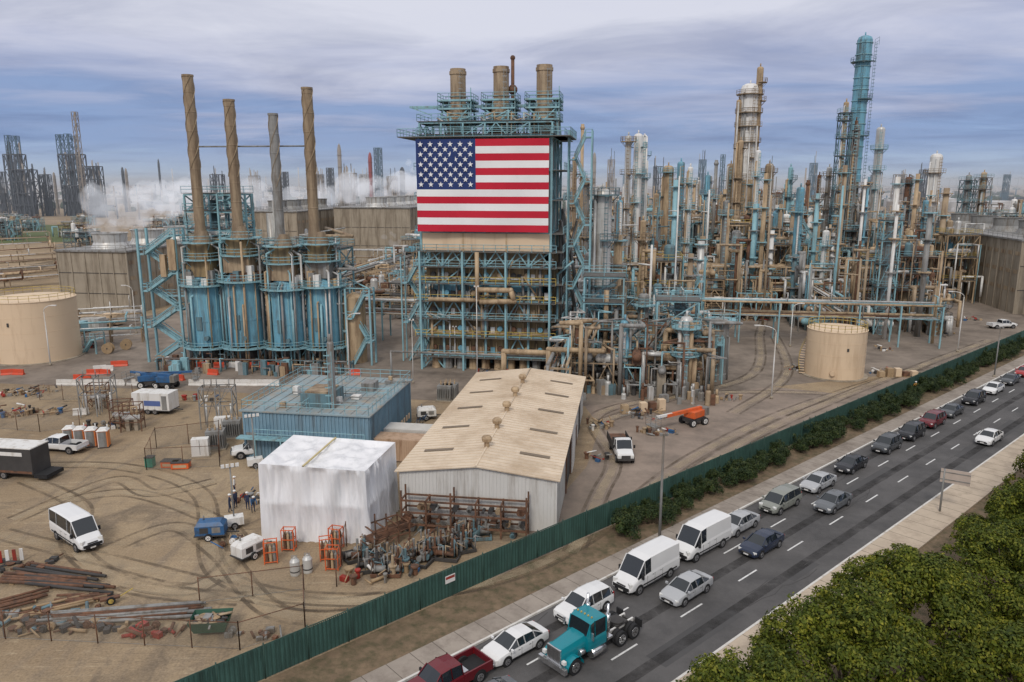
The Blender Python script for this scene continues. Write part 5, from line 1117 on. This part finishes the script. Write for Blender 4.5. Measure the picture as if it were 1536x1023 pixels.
def pallet_boxes(b):
    for i in range(5): x=i*1.3-2.5; b.box(x,-.5,.0,x+1,.5,.14,WOODM); b.box(x+.05,-.45,.14,x+.95,.45,rr.uniform(.6,1.7),rr.choice([WOODM,RUST,TAN,CREAM]))
pile('pallet_stack',958,618,pallet_boxes,.2); pile('pallet_stack',1340,565,pallet_boxes,0)
b=MB(); rr=random.Random(66)
for i in range(5):
    x,y=loc(85+i*28,505-i*6); b.box(x-2,y-1.2,.3,x+2.2,y+1.2,2.4,rr.choice([WHT,CREAM,TEAL,SILV]))
for i in range(4): rack(b,loc(70,520-i*12),loc(215,512-i*12),1.5,[1.2,2.4],TAN2,3,5,[TAN,SILV,TEAL,WHT],rr)
x,y=loc(115,530); stairtower(b,x,y,2.6,TEAL,4)
b.plant('pump_station',loc(120,505))
b=MB()
for i in range(9):
    x,y=loc(530+ (i%3)*28,470-i*9); 
    for k in range(3): hvessel(b,x+k*2,y,1.6,4.5,.7,rr.choice([RUST,RUST,GREY,TAN]),'y'); hvessel(b,x+k*2,y,3.8,4.2,.65,rr.choice([RUST,RUST,SILV]),'y')
b.plant('heat_exchanger_bank',loc(560,450))
b=MB()
for k in range(9): rack(b,loc(-80,440-k*10),loc(95-k*3,425-k*9),6,[2.2],TAN2,8,10,[TAN,CREAM,SILV,TAN2,RUST],rr)
b.plant('pipe_rack',loc(0,420))
b=MB(); rack(b,(-75,140),(-75,330),8,[4,6.5],TAN2,8,9,None,rr); rack(b,(-100,260),(-20,262),8,[4,6.5],TAN2,8,9,None,rr); b.plant('pipe_rack',(-75,140))
rr=random.Random(123)
for i in range(22):
    x,y=loc(rr.uniform(-40,620),rr.uniform(335,372)); b=MB(); cluster(b,x,y,x+14,y+12,rr.uniform(6,12),rr,1.0,[TAN,SILV,WHT,GREY,RUST]); b.plant('process_unit',(x,y))
GRS=mat('grass_field',(.09,.115,.035),.95,0,.3,.05); 
sheet('grass_verge',[loc(-60,372),loc(110,362),loc(125,338),loc(-60,335)],.03,GRS); sheet('grass_verge',[loc(-60,438),loc(60,405),loc(95,388),loc(-60,415)],.03,DIRT)
# ================= DISTANT =================
HZ1=mat('hazed_dark_steel',(.065,.075,.09),.8,0,.2,.02); HZ2=mat('hazed_blue_steel',(.10,.17,.23),.8,0,.2,.02); HZW=mat('hazed_white',(.52,.52,.52),.8,0,.1,.02); HZT=mat('hazed_tan',(.31,.27,.23),.8,0,.2,.02); HZG=mat('hazed_trees',(.05,.07,.045),.9,0,.3,.02)  # base colours of distant things have some aerial haze painted in
def far(px,pb,pt,w,m,kind,name):
    X,Y=gw(px,pb); h=zt(pt,Y); r=w/2*Y/F; b=MB(); rr=random.Random(px)
    if kind=='col': b.lathe(0,0,[(r,0),(r,h*.9),(r*.6,h*.97),(.1,h)],m,10); [ringplat(b,0,0,r,h*k/6,r*.5,m,0,6.28,8,False) for k in range(2,6)]
    elif kind=='lat':
        zz=[h*k/10 for k in range(1,11)]; frame(b,-r,-r,r,r,zz,1,1,m,r*.22,False,1,False,None,rr); b.tube((0,0,0),(0,0,h),r*.4,m,6); 
    elif kind=='frm':
        frame(b,-r,-r*.5,r,r*.5,[h*.25,h*.5,h*.75,h],4,1,m,r*.06+.3,True,.7,False,None,rr); b.box(-r*.8,-r*.3,0,r*.8,r*.3,h*.45,m)
        for i in range(14): x=rr.uniform(-r,r); b.tube((x,0,0),(x,0,h*rr.uniform(.5,1.25)),r*.07,rr.choice([m,HZT,HZ1]),8)
    b.build(name,(X,Y,0),-YAW)
for (px,pb,pt,w,m,k) in ((27,322,203,6,HZ2,'lat'),(38,322,204,7,HZ2,'lat'),(33,322,232,26,HZ1,'frm'),(45,325,255,30,HZ1,'frm'),(75,324,262,14,HZ1,'frm'),(103,322,202,7,HZ2,'lat'),(115,322,201,7,HZ2,'lat'),(125,322,204,6,HZ2,'lat'),(118,324,232,32,HZ1,'frm'),(130,330,168,6,HZT,'lat'),(148,326,250,22,HZ1,'frm'),(8,322,258,10,HZ1,'frm'),(190,318,250,4,HZ1,'col'),(195,318,252,4,HZT,'col'),(244,312,238,3,HZ1,'col'),(88,322,258,4,HZT,'col'),
  (513,320,215,6,HZT,'col'),(558,318,228,6,REDM,'col'),(570,318,222,9,HZ2,'lat'),(498,320,252,8,HZ1,'lat'),(527,320,260,18,HZT,'frm'),(605,320,250,8,HZ1,'col'),(590,320,265,14,HZT,'frm'),(548,320,262,12,HZW,'frm'),(480,318,262,14,HZT,'frm'),(1505,310,262,8,HZ2,'frm'),(1050,322,240,10,HZ2,'frm'),(1150,322,250,12,HZT,'frm'),(1080,318,232,6,HZ2,'lat'),(985,320,250,14,HZ1,'frm'),(1215,318,245,10,HZ2,'frm'),(1380,318,255,12,HZ1,'frm'),(1345,315,262,16,HZT,'frm'),(915,320,240,10,HZT,'frm'),(890,318,228,5,HZT,'col'),(1265,318,240,12,HZ2,'frm'),(330,318,262,18,HZ1,'frm'),(385,316,264,14,HZT,'frm'),(430,318,258,8,HZ1,'lat'),(380,318,262,3,HZT,'col')):
    far(px,pb,pt,w,m,k,{'col':'distant_refinery_stack','lat':'distant_lattice_tower','frm':'distant_refinery_unit'}[k])
rr=random.Random(12); b=MB()
for i in range(900):
    pb=277.5+ (rr.random()**1.6)*40; px=rr.uniform(-250,1800); X,Y=gw(px,pb); 
    m=rr.choice([HZW,HZW,HZT,HZG,HZG,HZ1,HZT,HZW]); w=rr.uniform(8,40)*(Y/900); hh=rr.uniform(4,12)
    if m is HZG:
        for k in range(6): b.ball((X+rr.uniform(-w,w),Y+rr.uniform(-5,5),hh*.35),hh*rr.uniform(.5,.9),m,8)
    elif rr.random()<.35: r=w*.35; b.lathe(X,Y,[(r,0),(r,hh),(.1,hh*1.12)],m,14)
    else: b.obox((X,Y,hh/2),(w,w*rr.uniform(.3,1),hh),-YAW,m)
b.build('distant_town_buildings')
b=MB()
for i in range(330):
    px=rr.uniform(-100,1700); pb=rr.uniform(281,330); X,Y=gw(px,pb); h=rr.uniform(18,44) if rr.random()<.45 else rr.uniform(10,26); m=rr.choice([HZ1,HZT,HZ2,HZW]); r=rr.uniform(.3,1.3)*Y/900+.2
    b.tube((X,Y,0),(X,Y,h),r,m,8,r*.8)
b.build('distant_stacks')
b=MB()
for i in range(26):
    px=1200+i*14+rr.uniform(-4,4); Y=5500; X=(px-768)/F*Y; s_=Y/1130
    b.tube((X,Y,0),(X,Y,H+s_*8),s_*.5,HZ2,4); b.tube((X-6*s_,Y,H+s_*7),(X+5*s_,Y,H+s_*9),s_*.4,HZ2,4); 
b.build('distant_port_cranes')
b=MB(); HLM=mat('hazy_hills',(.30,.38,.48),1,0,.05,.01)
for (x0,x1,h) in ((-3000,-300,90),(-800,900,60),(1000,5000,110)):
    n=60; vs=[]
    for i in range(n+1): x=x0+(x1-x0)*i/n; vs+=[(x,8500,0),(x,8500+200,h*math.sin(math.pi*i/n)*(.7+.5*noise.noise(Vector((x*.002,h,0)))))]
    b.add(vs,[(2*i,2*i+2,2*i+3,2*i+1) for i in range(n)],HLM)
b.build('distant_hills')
rr=random.Random(91)
for i in range(46):
    x0=rr.uniform(-30,190); y0=rr.uniform(290,480); b=MB(); cluster(b,x0,y0,x0+14,y0+12,rr.uniform(14,28),rr,1.0,[SILV,TAN,GREY,TEAL,RUST,WHT]); b.plant('process_unit',(x0,y0))
for (px,pb) in ((1350,318),(1230,312),(1440,318),(1490,330),(380,312),(300,315)):
    x,y=loc(px,pb); 
    for k in range(2): tank('storage_tank',x+k*34,y+rr.uniform(0,20),14,11,HZW if px!=1350 else HZT,HZW,False,24)
# ================= STEAM + HAZE =================
def volmat(n,col,d,em=0):
    m=bpy.data.materials.new(n); m.use_nodes=True; nt=m.node_tree; nt.nodes.clear(); o_=nt.nodes.new('ShaderNodeOutputMaterial'); v=nt.nodes.new('ShaderNodeVolumeScatter'); v.inputs['Color'].default_value=(*col,1); v.inputs['Density'].default_value=d; v.inputs['Anisotropy'].default_value=.1
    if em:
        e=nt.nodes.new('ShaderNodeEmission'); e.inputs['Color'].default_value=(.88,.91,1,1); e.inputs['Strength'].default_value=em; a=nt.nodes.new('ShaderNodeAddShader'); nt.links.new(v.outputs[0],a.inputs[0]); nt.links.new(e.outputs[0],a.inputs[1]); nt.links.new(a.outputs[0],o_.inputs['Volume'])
    else: nt.links.new(v.outputs[0],o_.inputs['Volume'])
    return m
# the small emission stands for the many light bounces inside dense white vapour
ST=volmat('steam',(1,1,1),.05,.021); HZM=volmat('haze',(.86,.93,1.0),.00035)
b=MB(); b.box(-3500,330,.5,3500,5200,60,HZM); b.build('atmospheric_haze',(0,0,0))
def steam(px,pb,w,h,n,seed,z0=12,drift=.4,mt=ST):
    X,Y=gw(px,pb); rr=random.Random(seed); b=MB(); sc=Y/F
    for i in range(n):
        t=rr.random(); rad=(.05+.13*t)*w*sc*rr.uniform(.5,1.2); b.ball((rr.uniform(-.5,.5)*w*sc*(.5+.8*t)+w*sc*drift*t,rr.uniform(-.3,.3)*w*sc*.5,z0+h*sc*t+rr.uniform(-.1,.1)*h*sc),rad,mt,12,rr.uniform(.7,1.3))
    ob=b.build('steam_cloud',(X,Y,0)); md=ob.modifiers.new('r','REMESH'); md.mode='VOXEL'; md.voxel_size=max(.4,w*sc*.02)
    for ns,st in ((.16,.14),(.05,.06)):
        tx=bpy.data.textures.new('n','CLOUDS'); tx.noise_scale=max(.5,w*sc*ns); d=ob.modifiers.new('d','DISPLACE'); d.texture=tx; d.strength=w*sc*st
steam(175,395,120,55,60,1,13); steam(235,372,80,50,36,6,12); steam(410,372,110,36,40,2,13); steam(588,410,26,60,22,3,1,.1); steam(545,340,100,30,32,4,16); steam(55,322,36,46,18,7,8); steam(615,340,34,66,18,8,14)
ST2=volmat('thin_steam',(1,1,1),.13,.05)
steam(1410,400,18,80,20,5,8,.5,ST2); steam(1215,440,12,40,12,9,16,.6,ST2); steam(1262,420,10,50,12,10,22,.5,ST2)
# ================= PEOPLE =================
def person(px,py,ang,pose,top,seed):
    J={'pel':(0,0,.95,.15,.12),'sp':(.02,0,1.2,.16,.12),'ch':(.03,0,1.4,.17,.12),'nk':(.04,0,1.52,.06,.06),'hd':(.06,0,1.62,.09,.10),'hd2':(.06,0,1.72,.085,.09)}
    l=pose.get('lean',0)
    for k in ('sp','ch','nk','hd','hd2'): x,y,z,a,c=J[k]; J[k]=(x+l*(z-.95),y,z-abs(l)*.15*(z-.95),a,c)
    cx,_,cz=J['ch'][:3]; st=pose.get('step',0)
    for s_,n in ((1,'L'),(-1,'R')):
        ar=pose.get('arm'+n,(.05,-.5)) 
        J['sh'+n]=(cx,s_*.19,cz+.02,.065,.065); J['el'+n]=(cx+ar[0]*.5,s_*.25,cz-.27,.048,.048); J['wr'+n]=(cx+ar[0],s_*.22,cz+ar[1],.033,.033)
        J['hp'+n]=(0,s_*.1,.88,.10,.10); J['kn'+n]=(s_*st*.5+.03,s_*.11,.48,.065,.065); J['an'+n]=(s_*st,s_*.12,.09,.045,.045); J['to'+n]=(s_*st+.17,s_*.13,.05,.045,.035)
    names=list(J); idx={k:i for i,k in enumerate(names)}
    E=[('pel','sp'),('sp','ch'),('ch','nk'),('nk','hd'),('hd','hd2')]+[e for n in 'LR' for e in (('ch','sh'+n),('sh'+n,'el'+n),('el'+n,'wr'+n),('pel','hp'+n),('hp'+n,'kn'+n),('kn'+n,'an'+n),('an'+n,'to'+n))]
    me=bpy.data.meshes.new('sk'); me.from_pydata([J[k][:3] for k in names],[(idx[a],idx[c]) for a,c in E],[]); ob=bpy.data.objects.new('sk',me); bpy.context.collection.objects.link(ob)
    sk=ob.modifiers.new('s','SKIN'); sk.use_smooth_shade=True; ob.modifiers.new('u','SUBSURF').levels=1
    for i,k in enumerate(names): me.skin_vertices[0].data[i].radius=J[k][3:5]; me.skin_vertices[0].data[i].use_root=(k=='pel')
    dg=bpy.context.evaluated_depsgraph_get(); m2=bpy.data.meshes.new_from_object(ob.evaluated_get(dg)); bpy.data.objects.remove(ob)
    b=MB(); nz_=J['nk'][2]
    for p in m2.polygons:
        c=p.center; mt=NAVY if c.z<.97 else top
        if c.z>nz_-.01: mt=SKIN
        if c.z<.12: mt=BLACK
        b.add([tuple(m2.vertices[i].co) for i in p.vertices],[tuple(range(len(p.vertices)))],mt,True)
    h=J['hd2']; b.ball((h[0]-.01,0,h[2]+.0),.125,WHAT,12,.85); b.lathe(h[0]+.01,0,[(.155,h[2]+.0),(.155,h[2]+.015),(.11,h[2]+.02)],WHAT,14)
    b.ball((h[0]+.10,0,J['hd'][2]+.0),.018,SKIN,6)
    for s_,n in ((1,'L'),(-1,'R')):
        w=J['wr'+n]; b.ball((w[0]+.03,w[1],w[2]-.05),.04,SKIN,8,1.2)
        for k in range(4): b.tube((w[0]+.01+k*.018,w[1],w[2]-.08),(w[0]+.02+k*.018,w[1]-s_*.01,w[2]-.15+abs(k-1.5)*.008),.009,SKIN,5)
        b.tube((w[0]+.06,w[1],w[2]-.04),(w[0]+.09,w[1]-s_*.01,w[2]-.09),.01,SKIN,5)
        b.ball((h[0]-.0,s_*.095,J['hd'][2]+.02),.02,SKIN,6)
    X,Y=gw(px,py); b.build('worker',(X,Y,0),ang)
person(345,768,.4,{'armL':(.25,-.2),'armR':(.3,-.15),'step':.12},NAVY,1); person(354,762,2.6,{'armL':(.1,-.5)},NAVY,2); person(372,765,1.8,{'armR':(.35,-.05),'step':.1},NAVY,3); person(380,768,-1.0,{'lean':.5,'armL':(.4,-.5),'armR':(.4,-.45)},BLUEM,4); person(352,740,0.2,{'armL':(.05,-.5)},WHT,5)
person(1372,590,1.0,{'step':.15},HIVIS,6)
def bike(px,py,ang):
    x,y=gw(px,py); b=MB()
    for cx in (-.5,.5):
        for i in range(14): a,c=2*math.pi*i/14,2*math.pi*(i+1)/14; b.tube((cx+.34*math.cos(a),0,.36+.34*math.sin(a)),(cx+.34*math.cos(c),0,.36+.34*math.sin(c)),.025,BLACK,5)
        for i in range(4): a=math.pi*i/4; b.tube((cx-.33*math.cos(a),0,.36-.33*math.sin(a)),(cx+.33*math.cos(a),0,.36+.33*math.sin(a)),.006,GREY,3)
    for p,q in (((-.5,0,.36),(-.05,0,.34)),((-.05,0,.34),(-.18,0,.85)),((-.18,0,.85),(-.5,0,.36)),((-.15,0,.78),(.35,0,.82)),((-.05,0,.34),(.36,0,.75)),((.33,0,.95),(.5,0,.36))): b.tube(p,q,.022,BLUEM,6)
    b.tube((.33,-.28,1.0),(.33,.28,1.0),.018,DARK,6); b.box(-.3,-.06,.86,-.06,.06,.92,DARK); b.build('bicycle',(x,y,.01),ang)
for px,py,a in ((606,645,.2),(628,638,.9),(636,634,1.1),(642,630,1.0)): bike(px,py,a)
# ================= WORLD / LIGHT / CAMERA =================
sc=bpy.context.scene; w=bpy.data.worlds.new('World'); sc.world=w; w.use_nodes=True; nt=w.node_tree; N=nt.nodes; L=nt.links; bg=N['Background']; bg.inputs['Strength'].default_value=.1
SE,SR=math.radians(44),math.radians(195)
sky=N.new('ShaderNodeTexSky'); sky.sky_type='NISHITA'; sky.sun_disc=False; sky.sun_elevation=SE; sky.sun_rotation=SR; sky.air_density=1.2; sky.dust_density=1.5
tc=N.new('ShaderNodeTexCoord'); sp=N.new('ShaderNodeSeparateXYZ'); L.new(tc.outputs['Generated'],sp.inputs[0])
def mth(op,a,c=None):
    n=N.new('ShaderNodeMath'); n.operation=op
    for i,v in enumerate((a,c)):
        if v is None: continue
        if isinstance(v,(int,float)): n.inputs[i].default_value=v
        else: L.new(v,n.inputs[i])
    return n.outputs[0]
z=mth('MAXIMUM',sp.outputs[2],0); dz=mth('ADD',z,.07)
cb=N.new('ShaderNodeCombineXYZ'); L.new(mth('DIVIDE',sp.outputs[0],dz),cb.inputs[0]); L.new(mth('DIVIDE',sp.outputs[1],dz),cb.inputs[1])
def cn(scl,ms,rot,loc_,det,ro,dist):
    mp=N.new('ShaderNodeMapping'); mp.inputs['Rotation'].default_value=(0,0,rot); mp.inputs['Scale'].default_value=ms; mp.inputs['Location'].default_value=loc_; L.new(cb.outputs[0],mp.inputs[0])
    n1=N.new('ShaderNodeTexNoise'); n1.inputs['Scale'].default_value=scl; n1.inputs['Detail'].default_value=det; n1.inputs['Roughness'].default_value=ro; n1.inputs['Distortion'].default_value=dist; L.new(mp.outputs[0],n1.inputs['Vector']); return n1.outputs[0]
nA=cn(.42,(.7,1.0,1),.5,(2.2,.6,0),6,.5,.5); nB=cn(1.3,(.6,1.2,1),.7,(5,1,0),7,.6,.8); nC=cn(.8,(.8,1.0,1),.2,(9,4,0),7,.58,.6)
e=mth('ADD',mth('ADD',z,mth('MULTIPLY',mth('SUBTRACT',nA,.5),.30)),mth('MULTIPLY',mth('SUBTRACT',nB,.5),.09))
rp_=N.new('ShaderNodeValToRGB'); E=rp_.color_ramp.elements
E[0].position=0; E[0].color=(.31,.43,.66,1); E[1].position=1; E[1].color=(.80,.80,.82,1)
for p,c in ((.03,(.24,.35,.60)),(.075,(.25,.34,.57)),(.11,(.38,.43,.62)),(.15,(.55,.57,.71)),(.19,(.68,.69,.79)),(.5,(.78,.78,.83))):
    x=E.new(p); x.color=(*c,1)
L.new(e,rp_.inputs[0])
hz=N.new('ShaderNodeMapRange'); hz.inputs[1].default_value=0; hz.inputs[2].default_value=.05; hz.inputs[3].default_value=.75; hz.inputs[4].default_value=0; L.new(z,hz.inputs[0])
m0=N.new('ShaderNodeMixRGB'); L.new(hz.outputs[0],m0.inputs[0]); L.new(rp_.outputs[0],m0.inputs[1]); m0.inputs[2].default_value=(.44,.55,.70,1)
# grey cloud bellies
gr=N.new('ShaderNodeValToRGB'); gr.color_ramp.elements[0].position=.45; gr.color_ramp.elements[1].position=.68; gr.color_ramp.elements[0].color=(1,1,1,1); gr.color_ramp.elements[1].color=(.72,.74,.80,1); L.new(nC,gr.inputs[0])
mg=N.new('ShaderNodeMixRGB'); mg.blend_type='MULTIPLY'; mg.inputs[0].default_value=1; L.new(m0.outputs[0],mg.inputs[1]); L.new(gr.outputs[0],mg.inputs[2])
vm=N.new('ShaderNodeVectorMath'); vm.operation='SCALE'; vm.inputs[3].default_value=10.4; L.new(mg.outputs[0],vm.inputs[0])
mx=N.new('ShaderNodeMixRGB'); mx.inputs[0].default_value=.92; L.new(sky.outputs[0],mx.inputs[1]); L.new(vm.outputs[0],mx.inputs[2]); L.new(mx.outputs[0],bg.inputs[0])
sl=bpy.data.lights.new('sun','SUN'); sl.energy=1.5; sl.angle=math.radians(14); sl.color=(1,.93,.84); so=bpy.data.objects.new('sun',sl); bpy.context.collection.objects.link(so)
dr=Vector((math.sin(SR)*math.cos(SE),math.cos(SR)*math.cos(SE),math.sin(SE))); so.rotation_euler=dr.to_track_quat('Z','Y').to_euler(); so.location=(0,0,80)
cd=bpy.data.cameras.new('camera'); cd.sensor_width=36; cd.lens=F/1536*36; cd.clip_end=20000; cd.clip_start=.5; co=bpy.data.objects.new('camera',cd); bpy.context.collection.objects.link(co)
co.location=(0,0,H); co.rotation_euler=(math.pi/2-TH,0,0); sc.camera=co
sc.view_settings.view_transform='Standard'; sc.view_settings.look='None'; sc.view_settings.exposure=0
